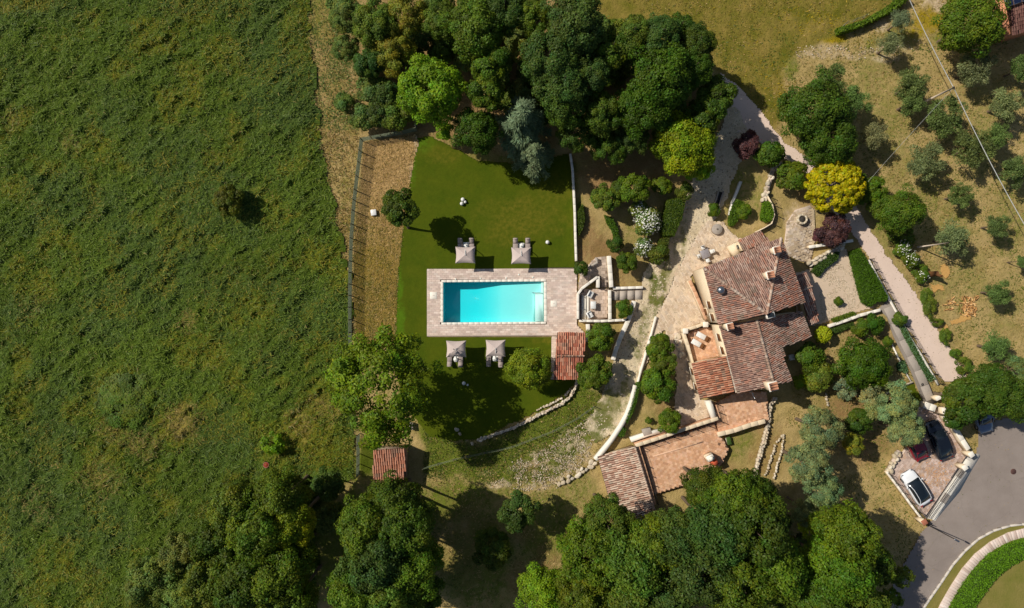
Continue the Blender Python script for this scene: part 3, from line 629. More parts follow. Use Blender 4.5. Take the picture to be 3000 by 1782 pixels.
# grey slab path from the hedge to the gate, slabs one by one
PATHPAL=[(150,140,130),(140,130,122),(158,148,138)]
path=[(2575,905),(2600,880),(2612,880),(2640,950),(2668,1010),(2700,1070),(2712,1100),(2740,1165),(2745,1180),(2712,1190),(2690,1140),(2668,1085),(2640,1030),(2618,985),(2600,930)]
gp=slab('garden_path',path,-.2,.0,mat_noise('path_bed',(138,128,118),(126,118,108),(146,136,126),1,12))
CONC=mat_noise('grey_concrete',(166,154,142),(150,140,130),(174,164,152),.8,10,bmp=.25)
for (a,b) in (((2592,912),(2612,905)),((2618,950),(2640,945)),((2650,1012),(2666,1006)),((2672,1060),(2690,1052)),((2690,1100),(2706,1094)),((2703,1130),(2720,1124)),((2715,1160),(2732,1154))): pass
cl=[(2600,900),(2622,945),(2645,995),(2668,1042),(2690,1085),(2708,1130),(2725,1172)]
for a,b in zip(cl[:-1],cl[1:]):
    A,B=P(*a),P(*b); c=(A+B)/2; u=B-A; MB().box((c[0],c[1],.03),(np.linalg.norm(u)-.03,1.0,.07),math.atan2(u[1],u[0]),None,.01).build('path_slab',CONC,gp)
# sunken patio beside the pool deck
pat=slab('sunken_patio',[(1697,862),(1708,848),(1784,846),(1784,938),(1697,938)],-.3,.0,MORTAR)
paving('slab',pat,[(1700,860),(1710,850),(1782,848),(1782,936),(1700,936)],.0,(.42,.42),0,[(206,184,166),(196,174,156),(214,192,176)],.02,.03,(),.004,8)
for k,(x,z) in enumerate(((1703,.22),(1711,.14),(1719,.07))):
    A,B=P(x,866),P(x+7,936); MB().prism([(A[0],A[1]),(B[0],A[1]),(B[0],B[1]),(A[0],B[1])],.03,.03+z).build('step',WHITE,pat)
# north approach of the patio
ap=slab('patio_approach',[(1694,850),(1700,800),(1745,755),(1778,752),(1784,842),(1758,842),(1758,812),(1748,812)],-.3,-.02,MORTAR)
paving('slab',ap,[(1696,846),(1702,802),(1746,758),(1776,755),(1782,840),(1760,840),(1758,810),(1746,810)],-.02,(.5,.34),.1,[(188,172,158),(176,160,146),(196,180,166)],.02,.03,(),.006,9)
# ramp of large grey slabs
rp=slab('slab_ramp',[(1792,850),(1884,846),(1880,878),(1792,880)],-.3,.02,MORTAR)
for i in range(4):
    a=1793+i*22.5; q=PL([(a,851.5-i),(a+21.8,850.5-i),(a+21.2,878.8-i*.4),(a,879.4-i*.4)]); MB().prism(q,.02,.07).build('slab',mat_noise('ramp_slab%d'%i,(176,164,152),(166,154,142),(182,172,160),1.5,12),rp)
# round flagstone patio and stair
fp=slab('flagstone_patio',[(2292,770),(2300,700),(2306,650),(2330,615),(2372,602),(2382,612),(2388,700),(2375,770),(2345,765),(2318,752)],-.3,.02,MORTAR)
FLAG=[(196,176,150),(184,164,138),(206,188,164),(174,154,130),(200,184,166)]
paving('flagstone',fp,[(2294,768),(2302,700),(2308,650),(2332,617),(2370,604),(2380,612),(2386,700),(2373,768),(2345,763),(2318,750)],.02,(.42,.30),.35,FLAG,.03,.03,(),.045,10)
pv=paving('flagstone',bpy.data.objects['paved_forecourt'],plaza,.06,(.46,.34),-1.0,[(218,196,168),(212,188,162),(224,202,176),(216,196,174),(208,184,158)],.02,.012,(),.05,11)
for o in [pv]: o.name='forecourt_flag'
paving('brick_strip',bpy.data.objects['flagstone_patio'],[(2378,612),(2386,612),(2390,715),(2382,715)],.05,(.3,.16),1.6,[(206,186,156)],.015,.03)
# terracotta terraces
TERRA=[(222,176,140),(214,166,130),(228,186,152),(208,160,126),(224,180,150)]
TMAT=mat_noise('terrace_base',(206,160,126),(194,148,114),(212,168,134),1,12)
def terrace(name, poly, z, ang, seed, sz=(.3,.3)):
    cx_=np.mean(poly,0); t=slab(name,[tuple(cx_+(np.array(q_)-cx_)*1.02) for q_ in poly],-.3,z,TMAT,pxz=z); paving('tile',t,poly,z,sz,ang,TERRA,.012,.008,(),.003,seed,pxz=z); return t
terrace('upper_terrace',[(2016,978),(2066,958),(2102,965),(2118,1042),(2032,1062)],.7,-.25,12)
terrace('south_terrace',[(2096,1185),(2160,1150),(2245,1150),(2250,1232),(2108,1276)],.70,-.25,13)
terrace('lower_terrace',[(1872,1312),(2092,1244),(2106,1278),(2118,1290),(2134,1318),(2118,1352),(2080,1400),(1940,1440),(1912,1450)],.60,-.28,14)
tt=slab('terrace_band',[(1912,1336),(2060,1292),(2062,1296),(1914,1340)],.60,.613,mat_noise('pale_band',(220,180,150),(210,170,140),None,2,10),pxz=.6)
# parapets of the terraces
wall('terrace_parapet','cream parapet on the west side of the lounger terrace',[(2004,974),(2016,1010),(2030,1064)],.2,1.5,CREAM,CREAM,.03)
wall('terrace_parapet','cream parapet on the north side of the lounger terrace',[(2012,966),(2040,958),(2066,948)],.24,1.5,CREAM,CREAM,.04)
for k,(px,py) in enumerate(((2008,970),(2067,951))):
    c=P(px,py,1.7); t=thing('wall_pillar','square cream pillar at the '+('outer' if k==0 else 'house')+' end of the north terrace parapet','pillar',(c[0],c[1],-.1)); MB().box((c[0],c[1],.8),(.5,.5,1.8)).build('shaft',CREAM,t); MB().box((c[0],c[1],1.74),(.6,.6,.08),0,None,.02).build('cap',WHITE,t)
stonewall('stone_ledge','broad stone ledge outside the lounger terrace',[(1980,975),(1990,1010),(2000,1050)],.7,.35,.5,15,1)
wall('terrace_parapet','long double parapet along the north of lower terrace',[(1862,1306),(1930,1284),(2000,1260),(2060,1240),(2104,1226)],.3,1.4,TMAT,CREAM,.05)
wall('terrace_parapet','white thick wall north of the garage',[(1848,1290),(1900,1272),(1946,1262)],.5,.7,WHITE,None)
wall('terrace_parapet','terracotta parapet separating south terrace from the grass plot',[(2102,1274),(2150,1262),(2200,1245),(2242,1234)],.45,1.2,TMAT,CREAM,.03)
wall('terrace_parapet','white wall left of the south terrace below the annex',[(2078,1176),(2085,1200),(2094,1228)],.6,1.2,WHITE,None)
wall('terrace_parapet','cream parapet between garage roof and lower terrace',[(1868,1306),(1885,1360),(1902,1420),(1918,1480)],.3,1.35,CREAM,TMAT,.05)
# stairs parapet before the west front of the house
wall('stair_parapet','sloping terracotta-capped parapet of the west front stair',[(2020,822),(2036,855),(2052,892),(2070,936)],.3,1.0,CREAM,TMAT,.04)
# ================================================================== BUILDINGS
TILE=mat_attr('clay_tiles',.85,.15,10,.72,.3)
DECKM=mat_noise('tile_bedding',(104,72,58),(86,60,50),(112,80,64),1.2,9)
MAINPAL=[(184,138,118),(172,126,108),(156,118,104),(190,150,130),(140,110,100),(182,124,100),(186,158,142),(160,128,114),(194,164,146),(190,120,92)]
ORGPAL=[(208,136,98),(194,118,82),(216,150,112),(180,106,76),(200,138,106),(160,104,82),(220,166,132)]
REDPAL=[(204,116,82),(186,98,68),(212,134,100),(164,88,66),(218,158,126),(190,114,88)]
GARPAL=[(212,168,142),(198,148,122),(222,190,166),(182,132,110),(230,206,182),(174,130,110)]
def roof_slope(parent, pts, eave, pal, seed, tw=.205, tl=.36, name='roof', th=.12, tint=None):
    """pts [(px,py,z)], eave = index pair of the low edge; tiles are single barrels, joined per slope"""
    w=np.array([P(*p) for p in pts]); a,b=w[eave[0]],w[eave[1]]; u=(b-a)/np.linalg.norm(b-a)
    c0=w.mean(0); _,_,vt=np.linalg.svd(w-c0); n=vt[2]; n=n if n[2]>0 else -n; u=u-n*np.dot(u,n); u/=np.linalg.norm(u); v=np.cross(n,u)
    if np.dot(c0-a,v)<0: v=-v; 
    if np.dot(np.cross(u,v),n)<0: u=-u
    w=w-np.outer((w-c0)@n,n); L=np.stack([(w-a)@u,(w-a)@v],-1)
    m=MB(); k=len(w); top=[tuple(p) for p in w]; bot=[tuple(p-np.array([0,0,th])) for p in w]
    ar=sum(L[i][0]*L[(i+1)%k][1]-L[(i+1)%k][0]*L[i][1] for i in range(k)); order=list(range(k)) if ar>0 else list(range(k))[::-1]
    m.add(top+bot,[order,[i+k for i in order[::-1]]]+[[i,(i+1)%k,(i+1)%k+k,i+k][::(-1 if ar>0 else 1)] for i in range(k)])
    rf=m.build(name,DECKM,parent)
    r=np.random.default_rng(seed); us=np.arange(L[:,0].min()+tw/2,L[:,0].max(),tw); vs=np.arange(L[:,1].min()+tl*.4,L[:,1].max(),tl); U,Vv=np.meshgrid(us,vs)
    U=U.ravel(); Vv=Vv.ravel()+r.normal(0,.015,U.shape); U=U+r.normal(0,.016,U.shape)+.10*(fbm(U*.5,Vv*.4,seed+11,2)-.5); ok=pip(U,Vv,L); U=U[ok]; Vv=Vv[ok]; nn=len(U)
    g=fbm(U*.9,Vv*.9,seed,3); pc=np.array([lin(*p) for p in pal]); idx=np.clip(((r.random(nn)*.65+g*.5-.1)*len(pal)).astype(int),0,len(pal)-1); perm=r.permutation(len(pal)); cc=pc[perm[idx]]*r.uniform(.9,1.1,(nn,1)); cc=cc*.8+cc.mean(0)*.2; cc*= (.72+.5*fbm(U*.35+seed,Vv*.35,seed+3,3))[:,None]; li=(fbm(U*1.6,Vv*1.6,seed+7,3)>.68)[:,None]; cc=np.where(li,cc*.5+np.array(lin(120,112,96))*.5,cc); cc=(cc*.86+cc.mean(1,keepdims=True)*.14)*1.04
    ang=np.linspace(0,np.pi,6); rad=tw*.43; Q=m2=MB(); lo,hi=[],[]
    for s,(lv,sc,up) in enumerate(((-tl*.56,1.0,.045),(tl*.56,.82,.012))):
        for t in ang:
            x=U-np.cos(t)*rad*sc; h=np.sin(t)*rad*sc*1.0+up
            (lo if s==0 else hi).append(a+x[:,None]*u+(Vv+lv)[:,None]*v+h*n)
    for i in range(5): m2.quads(np.stack([lo[i],hi[i],hi[i+1],lo[i+1]],1),cc)
    m2.quads(np.stack([lo[0],lo[1],lo[4],lo[5]],1),cc*.9); m2.quads(np.stack([lo[1],lo[2],lo[3],lo[4]],1),cc*.9)
    m2.build('roof_tiles',TILE,rf,kind='stuff'); return rf
def ridge(parent, A, B, pal, seed, r0=.16, name='ridge_tiles'):
    A,B=P(*A),P(*B); L=np.linalg.norm(B-A); n=int(L/.38); u=(B-A)/L; rr=random.Random(seed); m=MB()
    s=np.cross(u,(0,0,1)); s/=np.linalg.norm(s); up=np.cross(s,u)
    for i in range(n):
        c=lin(*rr.choice(pal)); v=[]; f=[]
        for e,(t,k) in enumerate(((i*L/n-.02,1.05),((i+1)*L/n+.03,.9))):
            for q in range(6):
                a=math.pi*q/5; v.append(A+u*t+s*math.cos(a)*r0*k+up*(math.sin(a)*r0*.8*k+.04))
        for q in range(5): f.append([q,q+1,q+7,q+6])
        f.append(list(range(6))); m.add(v,f,c)
    return m.build(name,TILE,parent,kind='stuff')
def walls(parent, pts, mat, inset=.35, z0=-.2, drop=.16, name='wall'):
    w=np.array([P(*p) for p in pts]); c=w[:,:2].mean(0); k=len(w); q=[]
    for i in range(k):                                  # inset polygon by edge offsets
        p0,p1,p2=w[i-1][:2],w[i][:2],w[(i+1)%k][:2]; d1=(p1-p0)/np.linalg.norm(p1-p0); d2=(p2-p1)/np.linalg.norm(p2-p1)
        n1=np.array([-d1[1],d1[0]]); n2=np.array([-d2[1],d2[0]]); s=sum(w[j][0]*w[(j+1)%k][1]-w[(j+1)%k][0]*w[j][1] for j in range(k)); s=1 if s>0 else -1
        b=(n1+n2)*s; b/=max(np.dot(b,n1*s),.3); q.append(p1+b*inset)
    v=[(x[0],x[1],z0) for x in q]+[(x[0],x[1],w[i][2]-drop) for i,x in enumerate(q)]
    f=[[i,(i+1)%k,k+(i+1)%k,k+i] for i in range(k)]+[list(range(k))[::-1],list(range(k,2*k))]
    if s<0: f=[x[::-1] for x in f]
    MB().add(v,f).build(name,mat,parent); return [np.array([x[0],x[1]]) for x in q]
PANE=mat_plain('window_glass',(40,48,54),.08,.6); SHUT=mat_noise('brown_shutter',(112,74,44),(94,62,38),(124,84,52),2,12,bmp=.2)
def window(parent, p0, p1, t, z, w=.9, h=1.2, shut=True, outn=None, closed=False):
    u=(p1-p0)/np.linalg.norm(p1-p0); n=np.array([u[1],-u[0]]) if outn is None else outn
    c=p0+(p1-p0)*t; a=math.atan2(u[1],u[0])
    def bx(dx,dz,sx,sy,sz,dn): q=c+u*dx+n*dn; return MB().box((q[0],q[1],z+dz),(sx,sy,sz),a)
    fr=bx(0,0,w+.16,.08,h+.16,.02).build('window',CREAM,parent); bx(0,0,w,.05,h,.055).build('shutter' if closed else 'pane',SHUT if closed else PANE,fr); bx(0,-h/2-.1,w+.2,.1,.05,.06).build('sill',WHITE,fr)
    if shut and not closed:
        for s in (-1,1): bx(s*(w*.75+.08),0,w*.48,.05,h,.06).build('shutter',SHUT,fr)
def chimney(parent, px, py, ztop, zb, s=.62, rz=.25, cap='tile', mat=None):
    c=P(px,py,ztop); ch=MB().box((c[0],c[1],(ztop+zb)/2),(s,s,ztop-zb),rz).build('chimney',mat or CREAM,parent)
    MB().box((c[0],c[1],ztop+.05),(s+.2,s+.2,.1),rz,None,.02).build('chimney_cap',WHITE,ch)
    if cap=='tile':
        ca,sa=math.cos(rz),math.sin(rz); m=MB()
        for k in range(3):
            o=(k-1)*s*.36; p=c[:2]+np.array([-sa,ca])*o; m.tube([(p[0]-ca*s*.5,p[1]-sa*s*.5,ztop+.3),(p[0]+ca*s*.55,p[1]+sa*s*.55,ztop+.22)],.13,7,lin(196,140,110))
        for dx,dy in ((-1,-1),(1,-1),(1,1),(-1,1)): m.box((c[0]+dx*s*.35,c[1]+dy*s*.35,ztop+.15),(.1,.1,.2),rz,lin(200,180,150))
        m.build('chimney_hood',TILE,ch)
    return ch
# ---- farmhouse
c=P(2200,930); H=thing('farmhouse','large old farmhouse with mottled brown clay tile roofs and cream walls','house',(c[0],c[1],-.2))
A=(2062,786,5.6);B=(2288,698,5.6);D=(2358,888,5.6);E=(2247,920,7.9);G=(2106,952,5.6)
q=walls(H,[A,G,D,B],CREAM,.15)
Gw,Dw=q[1],q[2]; Ep=P(*E); n2=(Dw-Gw)/np.linalg.norm(Dw-Gw); e2=Gw+n2*np.dot(Ep[:2]-Gw,n2)
MB().add([(Gw[0],Gw[1],5.4),(Dw[0],Dw[1],5.4),(e2[0],e2[1],7.65)],[[0,1,2]]).build('gable_wall',CREAM,H)
roof_slope(H,[A,B,E],(0,1),MAINPAL,21); roof_slope(H,[A,E,G],(0,2),MAINPAL,22); roof_slope(H,[B,D,E],(0,1),MAINPAL,23)
RID=[(206,180,160),(190,160,140),(180,140,118),(214,192,174)]
ridge(H,A,E,RID,24); ridge(H,B,E,RID,25)
for t,z in ((.66,3.6),(.90,3.6),(.80,1.4)): window(H,q[0],q[1],t,z,.8,1.2,True,None,True)
for t,z in ((.3,3.8),(.7,3.8)): window(H,q[3],q[0],t,z,.9,1.2)
for t,z in ((.25,3.8),(.65,3.8)): window(H,q[2],q[3],t,z,.9,1.2)
# lower wing
R1=(2217,938,6.0);R2=(2268,1127,6.0);W1=(2108,953,4.6);W2=(2162,1155,4.6);E1=(2346,912,3.75);E2=(2377,990,3.65);E3=(2289,1019,5.15);E4=(2315,1118,5.2)
q2=walls(H,[W1,W2,(2262,1136,4.9),E4,E3,E2,E1,(2230,925,4.6)],CREAM,.12,name='wing_wall',drop=.2)
e=q2[2]; MB().add([(q2[1][0],q2[1][1],4.3),(q2[3][0],q2[3][1],4.9),(P(*R2)[0],q2[2][1]-.02,5.8)],[[0,1,2]]).build('gable_wall',CREAM,H)
roof_slope(H,[W1,W2,R2,R1],(0,1),MAINPAL,26); roof_slope(H,[R1,R2,E4,E3,E2,E1],(4,5),MAINPAL,27)
ridge(H,R1,R2,RID,28)
for t,z in ((.18,2.9),(.38,2.9)): window(H,q2[0],q2[1],t,z,.8,1.1,True,None,True)
for t,z in ((.3,2.6),(.7,2.6)): window(H,q2[1],q2[2],t,z,.8,1.1)
for t in (.3,.7): window(H,q2[3],q2[4],t,3.2,.8,1.1)
# orange tiled annex
S1=(2027,1065,3.4);S2=(2052,1169,3.4);S3=(2157,1149,4.15);S4=(2130,1043,4.15)
q3=walls(H,[S1,S2,S3,S4],CREAM,.25,name='annex_wall'); roof_slope(H,[S1,S2,S3,S4],(0,1),ORGPAL,29,.24,.42)
for t in (.25,.75): window(H,q3[0],q3[1],t,1.7,.7,1.0,True,None,True)
ridge(H,S4,S3,[(230,214,196),(220,200,180)],30,.12)
# small north annex
N1=(2163,705,2.8);N2=(2230,676,2.8);N3=(2256,708,3.4);N4=(2180,740,3.4)
q4=walls(H,[N1,N4,N3,N2],CREAM,.2,name='annex_wall'); roof_slope(H,[N1,N2,N3,N4],(0,1),MAINPAL+[(190,150,130)]*3,31); window(H,q4[0],q4[1],.5,1.5,.5,.9,False)
MB().prism(PL([(2136,722),(2164,707),(2180,740),(2150,750)],1.2),-.2,1.2).build('porch_block',CREAM,H)
# east lean-to
q5=walls(H,[(2333,810,2.55),(2370,952,2.25),(2400,939,2.25),(2363,798,2.55)],CREAM,.18,name='annex_wall')
roof_slope(H,[(2333,810,2.7),(2363,798,2.7),(2379,839,3.1),(2344,854,3.1)],(0,1),MAINPAL,32); roof_slope(H,[(2344,854,3.1),(2379,839,3.1),(2400,939,2.35),(2370,952,2.35)],(2,3),MAINPAL,33)
ridge(H,(2344,854,3.12),(2379,839,3.12),RID,34,.12)
chimney(H,2275,733,7.0,5.4); chimney(H,2256,806,7.9,6.3,.66); chimney(H,2138,957,6.7,4.6,.6); chimney(H,2264,1132,7.2,5.2,.8)
GLV=mat_plain('galvanised',(150,154,160),.3,.5,.85)
c=P(2114,850,7.0); fl=MB().lathe((c[0],c[1],5.7),[(.26,0),(.26,1.0)],14).build('metal_flue',GLV,H,'shiny metal flue on the west slope'); MB().lathe((c[0],c[1],6.78),[(.44,0),(.42,.12),(.3,.28),(.1,.36)],16).build('flue_cowl',GLV,fl,smooth=True)
c=P(2258,924,7.6); fr=MB().box((c[0],c[1],7.35),(.9,.6,.5),.25).build('roof_light',WHITE,H); MB().box((c[0],c[1],7.62),(.7,.42,.03),.25).build('pane',PANE,fr)
c=P(2207,1160,4.3); MB().tube([(c[0]-.3,c[1]+.9,4.2),(c[0],c[1],4.25),(c[0]+.2,c[1]-.3,4.2)],.05,6).build('gutter_spout',GLV,H)
# ---- pool house
c=P(1670,1045); PH=thing('pool_house','small pool house with bright red-brown ribbed tile roof','shed',(c[0],c[1],-.2))
a1,a2,a3,a4,a5,a6=(1633,974,2.5),(1716,977,2.5),(1711,1043,3.0),(1628,1043,3.0),(1622,1110,2.5),(1703,1110,2.5)
walls(PH,[a1,a5,a6,a2],CREAM,.15); roof_slope(PH,[a1,a2,a3,a4],(0,1),REDPAL,41,.24,.42); roof_slope(PH,[a4,a3,a6,a5],(2,3),REDPAL,42,.24,.42); ridge(PH,a4,a3,[(206,150,120),(220,176,150)],43,.1)
q=PL([(1622,1110),(1703,1110)]); 
cc=P(1622,1075,1.2); MB().box((cc[0]+.28,cc[1],.95),(.06,.9,1.9)).build('door',SHUT,PH)
# ---- garden shed
c=P(1142,1362); SH=thing('garden_shed','small shed with orange ribbed tile roof at the edge of the meadow','shed',(c[0],c[1],-.2))
b1,b2,b3,b4=(1094,1319,2.5),(1190,1312,2.5),(1188,1412,2.1),(1094,1418,2.1)
walls(SH,[b1,b4,b3,b2],mat_noise('shed_wall',(150,130,110),(128,112,96),(160,140,120),1,10),.12); roof_slope(SH,[b1,b2,b3,b4],(2,3),[(208,138,104),(194,122,90),(214,152,120),(182,116,90),(202,142,114)],44,.26,.44)
cc=P(1190,1360,1.0); MB().box((cc[0]-.1,cc[1],.9),(.07,1.0,1.9)).build('door',SHUT,SH)
# ---- garage
c=P(1830,1430); GA=thing('garage','long garage with pinkish speckled tile roof beside the lower terrace','garage',(c[0],c[1],-.2))
g1,g2,g3,g4=(1753,1338,1.1),(1860,1308,1.7),(1925,1520,1.7),(1812,1550,1.1)
q=walls(GA,[g1,g4,g3,g2],CREAM,.15); roof_slope(GA,[g1,g2,g3,g4],(3,0),GARPAL,45,.24,.44)
gt=MB(); a,b=P(*g1),P(*g4); gt.tube([a+np.array([-.05,0,-.06]),b+np.array([-.05,0,-.06])],.07,6).build('gutter',GLV,GA)
ridge(GA,g2,g3,[(232,206,186),(224,192,170)],46,.14,'verge_tiles')
MB().box((q[0][0]+.9,q[0][1]-3,.3),(.1,1.4,.8),.3).build('hatch',SHUT,GA)
# ---- neighbouring house at the top right corner
c=P(3000,20); NB=thing('neighbour_house','salmon house with dark brown tile roof and solar panels at the top right corner','house',(c[0],c[1],-.2))
SAL=mat_noise('salmon_render',(206,140,104),(192,126,92),(214,152,118),.8,9,bmp=.15)
n1,n2_,n3,n4=(2940,24,4.2),(2966,102,4.2),(3110,60,4.2),(3085,-20,5.4)
q=walls(NB,[(2925,-70,4.2),(2940,24,4.2),(2966,102,4.2),(3110,60,4.2),(3060,-90,4.2)],SAL,.25)
roof_slope(NB,[(2940,24,4.2),(2966,102,4.2),(3110,60,4.2),(3084,-22,5.3),(2958,20,5.3)],(1,2),[(120,78,70),(108,70,64),(132,90,80),(96,62,58),(140,100,88)],47,.24,.42)
roof_slope(NB,[(2925,-70,4.2),(2942,22,4.25),(2958,20,5.3),(3084,-22,5.3),(3060,-90,5.3)],(0,1),[(206,150,122),(190,130,104)],48,.24,.42)
SOL=mat_plain('solar_glass',(34,44,74),.12,.6,.2); ALU=mat_plain('aluminium',(190,192,196),.35,.5,.8)
for i in range(3):
    for j in range(2):
        q0=PL([(2950+i*24-j*10,20-i*8-j*34),(2972+i*24-j*10,12.6-i*8-j*34),(2962+i*24-j*10,-20-i*8-j*34),(2940+i*24-j*10,-12.6-i*8-j*34)],5.6)
        m=MB(); zt=[5.50,5.50,5.62,5.62]; fr=MB().add([(p[0],p[1],z) for p,z in zip(q0,zt)]+[(p[0],p[1],z-.05) for p,z in zip(q0,zt)],[[0,1,2,3],[7,6,5,4],[0,4,5,1],[1,5,6,2],[2,6,7,3],[3,7,4,0]]).build('solar_panel',ALU,NB)
        cc=np.mean(q0,0); MB().add([(cc[0]+(p[0]-cc[0])*.93,cc[1]+(p[1]-cc[1])*.95,z+.006) for p,z in zip(q0,zt)],[[0,1,2,3]]).build('cell_glass',SOL,fr)
for k,(px,py) in enumerate(((2925,30),(2944,70))):
    A0=P(px,py,2.2); bl=MB().box((A0[0]-.3,A0[1],2.1),(1.3,1.6,.14),.3).build('balcony',WHITE,NB); MB().tube([(A0[0]-.9,A0[1]-.6,3.0),(A0[0]-.7,A0[1]+.8,3.0)],.04,6).build('balcony_rail',SHUT,bl)
# ================================================================== FURNITURE
def dup(root, loc, label, rz=None, group=None):
    r=root.copy(); link(r); r.location=loc; r['label']=label
    if rz is not None: r.rotation_euler[2]=rz
    if group: r['group']=group
    for ch in list(root.children):
        c=ch.copy(); link(c,r)
        for g in list(ch.children): link(g.copy(),c)
    return r
TAUPE=mat_noise('taupe_canvas',(196,178,170),(182,166,158),(200,184,176),1.5,30,bmp=.1)
WICK=mat_noise('taupe_wicker',(136,122,116),(120,108,102),(148,134,126),2,30,bmp=.3)
CUSH=mat_noise('grey_cushion',(160,146,140),(148,136,130),(166,152,146),2,20,bmp=.1)
WPL=mat_plain('white_lacquer',(238,236,230),.35,.4)
DARKM=mat_plain('dark_metal',(52,50,50),.5,.4,.4)
def make_umbrella():                                  # canopy offset along +y from the post
    t=thing('parasol','','parasol'); s=1.13; d=.95; cy=1.0; zc=2.35; m=MB()
    top=(0,cy,zc+.34); n=6; v=[];f=[]
    cor=[(-s,cy-d),(s,cy-d),(s,cy+d),(-s,cy+d)]
    for i in range(4):
        a,b=cor[i],cor[(i+1)%4]; base=len(v); v.append(top)
        for k in range(n+1):
            u=k/n; sag=.09*math.sin(math.pi*u); px=a[0]+(b[0]-a[0])*u; py=a[1]+(b[1]-a[1])*u
            px*=1-sag; py=cy+(py-cy)*(1-sag)
            v.append(((px)*.5,cy+(py-cy)*.5,zc+.15-.03*math.sin(math.pi*u))); v.append((px,py,zc-.02)); v.append((px*1.003,cy+(py-cy)*1.003,zc-.14))
        for k in range(n):
            o=base+1+3*k; f.append([base,o,o+3]); f.append([o,o+1,o+4,o+3]); f.append([o+1,o+2,o+5,o+4])
    m.add(v,f).build('canopy',TAUPE,t)
    for i in range(4): MB().tube([(top[0],top[1],top[2]-.03),(cor[i][0]*.97,cy+(cor[i][1]-cy)*.97,zc-.06)],.018,5).build('rib',WPL,t)
    MB().tube([(0,-.25,0),(0,-.22,1.3),(0,0,2.0),(0,cy*.75,2.72),(0,cy,2.74)],[.05,.05,.045,.04,.035],8).build('post',WPL,t)
    MB().tube([(0,cy,2.76),(0,cy,2.45)],.06,8).build('hub',WPL,t)
    MB().box((0,-.25,.05),(.8,.8,.1),0,None,.02).build('base',WPL,t); return t
def make_lounger():
    t=thing('sun_lounger','','lounger')
    MB().box((0,.2,.25),(.6,1.3,.06),0,None,.02).build('frame',WICK,t)
    MB().box((0,.22,.32),(.56,1.26,.09),0,None,.03).build('seat_cushion',CUSH,t)
    v=[];zz=[(-.45,.30),(-1.05,.62)]
    m=MB(); m.add([(-.28,-.42,.30),(.28,-.42,.30),(.28,-.98,.66),(-.28,-.98,.66),(-.28,-.46,.40),(.28,-.46,.40),(.28,-1.02,.76),(-.28,-1.02,.76)],[[3,2,1,0],[4,5,6,7],[0,1,5,4],[1,2,6,5],[2,3,7,6],[3,0,4,7]]).build('backrest',CUSH,t)
    MB().box((0,-.94,.76),(.4,.2,.09),0,None,.03).build('headrest',CUSH,t)
    for x in (-.26,.26):
        for y in (-.4,.78): MB().box((x,y,.11),(.05,.05,.24)).build('leg',WICK,t)
    return t
def make_table():
    t=thing('side_table','','table'); MB().lathe((0,0,0),[(.2,0),(.2,.02),(.04,.04),(.04,.42),(.27,.44),(.27,.48)],18).build('table_top',WPL,t); return t
um=make_umbrella(); lo=make_lounger(); ta=make_table(); first=True
SETS=[(1363,747,-1,(1349,1382),(1366,722),'upper left','in tree shade'),(1527,749,-1,(1510,1546),(1529,720),'upper right','near the white ball'),
      (1336,1023,1,(1318,1350),(1336,1052),'lower left','nearest the huge yellow-green tree'),(1452,1021,1,(1432,1467),(1450,1050),'lower right','nearest the pool house')]
for (cx,cy,s,xs,tb,nm,ex) in SETS:
    zc=2.5; cc=P(cx,cy,zc); rz=math.pi if s<0 else 0
    loc=(cc[0],cc[1]-1.0*(1 if s>0 else -1),.0); lb=f'square taupe canopy parasol of the {nm} pair of loungers'
    if first: um.location=loc; um.rotation_euler[2]=rz; um['label']=lb; um['group']='parasols round the pool'; 
    else: dup(um,loc,lb,rz)
    for k,x in enumerate(xs):
        yy=(725 if s<0 else 1045) if s<0 else 1047+2*k
        p=P(x,yy); l2=(p[0],p[1],.0); lb=f'taupe cushioned sun lounger, {"left" if k==0 else "right"} one under the {nm} parasol'
        if first and k==0: lo.location=l2; lo.rotation_euler[2]=rz; lo['label']=lb; lo['group']='sun loungers on the lawn'
        else: dup(lo,l2,lb,rz)
    p=P(*tb); lb=f'round white side table between the {nm} loungers'
    if first: ta.location=(p[0],p[1],0); ta['label']=lb; ta['group']='side tables between loungers'
    else: dup(ta,(p[0],p[1],0),lb)
    first=False
def ball(px,py,r,label,group=None):
    c=P(px,py,r); t=thing('garden_globe',label,'globe lamp',(c[0],c[1],0),group)
    MB().lathe((c[0],c[1],0),[(.3*r,0),(.32*r,.05)],14).build('foot',DARKM,t)
    MB().lathe((c[0],c[1],.04),[(r*math.sin(a),r-r*math.cos(a)) for a in np.linspace(.15,3.0,12)],20).build('globe',WPL,t,smooth=True)
ball(1356,585,.24,'white globe at the back of the cluster of three on the lawn'); ball(1353,597,.22,'white globe at the front of the cluster of three'); ball(1363,592,.17,'smallest white globe of the cluster of three')
ball(1604,710,.23,'single white globe right of the upper right parasol'); ball(1359,1123,.22,'larger white globe in shade below the lower parasols'); ball(1370,1128,.13,'small white globe beside the larger one in shade')
def crate(name,label,cat,px,py,size,rz,mat,mat2=None):
    c=P(px,py); t=thing(name,label,cat,(c[0],c[1],-.02)); MB().box((c[0],c[1],size[2]/2),size,rz,None,.02).build('body',mat,t); MB().box((c[0],c[1],size[2]+.02),(size[0]+.06,size[1]+.06,.05),rz,None,.015).build('lid',mat2 or mat,t); return t
crate('utility_box','white tilted square box on the straw strip','box',1096,624,(.58,.62,.35),.12,WPL)
crate('utility_box','pale grey box in the tree shade right of the huge tree','box',1206,1247,(.4,.8,.5),.05,WPL,CUSH)
crate('utility_box','small white box under the right edge of the huge tree','box',1203,1158,(.4,.4,.3),.3,WPL)
crate('planter_trough','grey concrete trough by the white wall of the lower terrace','trough',1892,1262,(.95,.7,.7),.3,CONC)
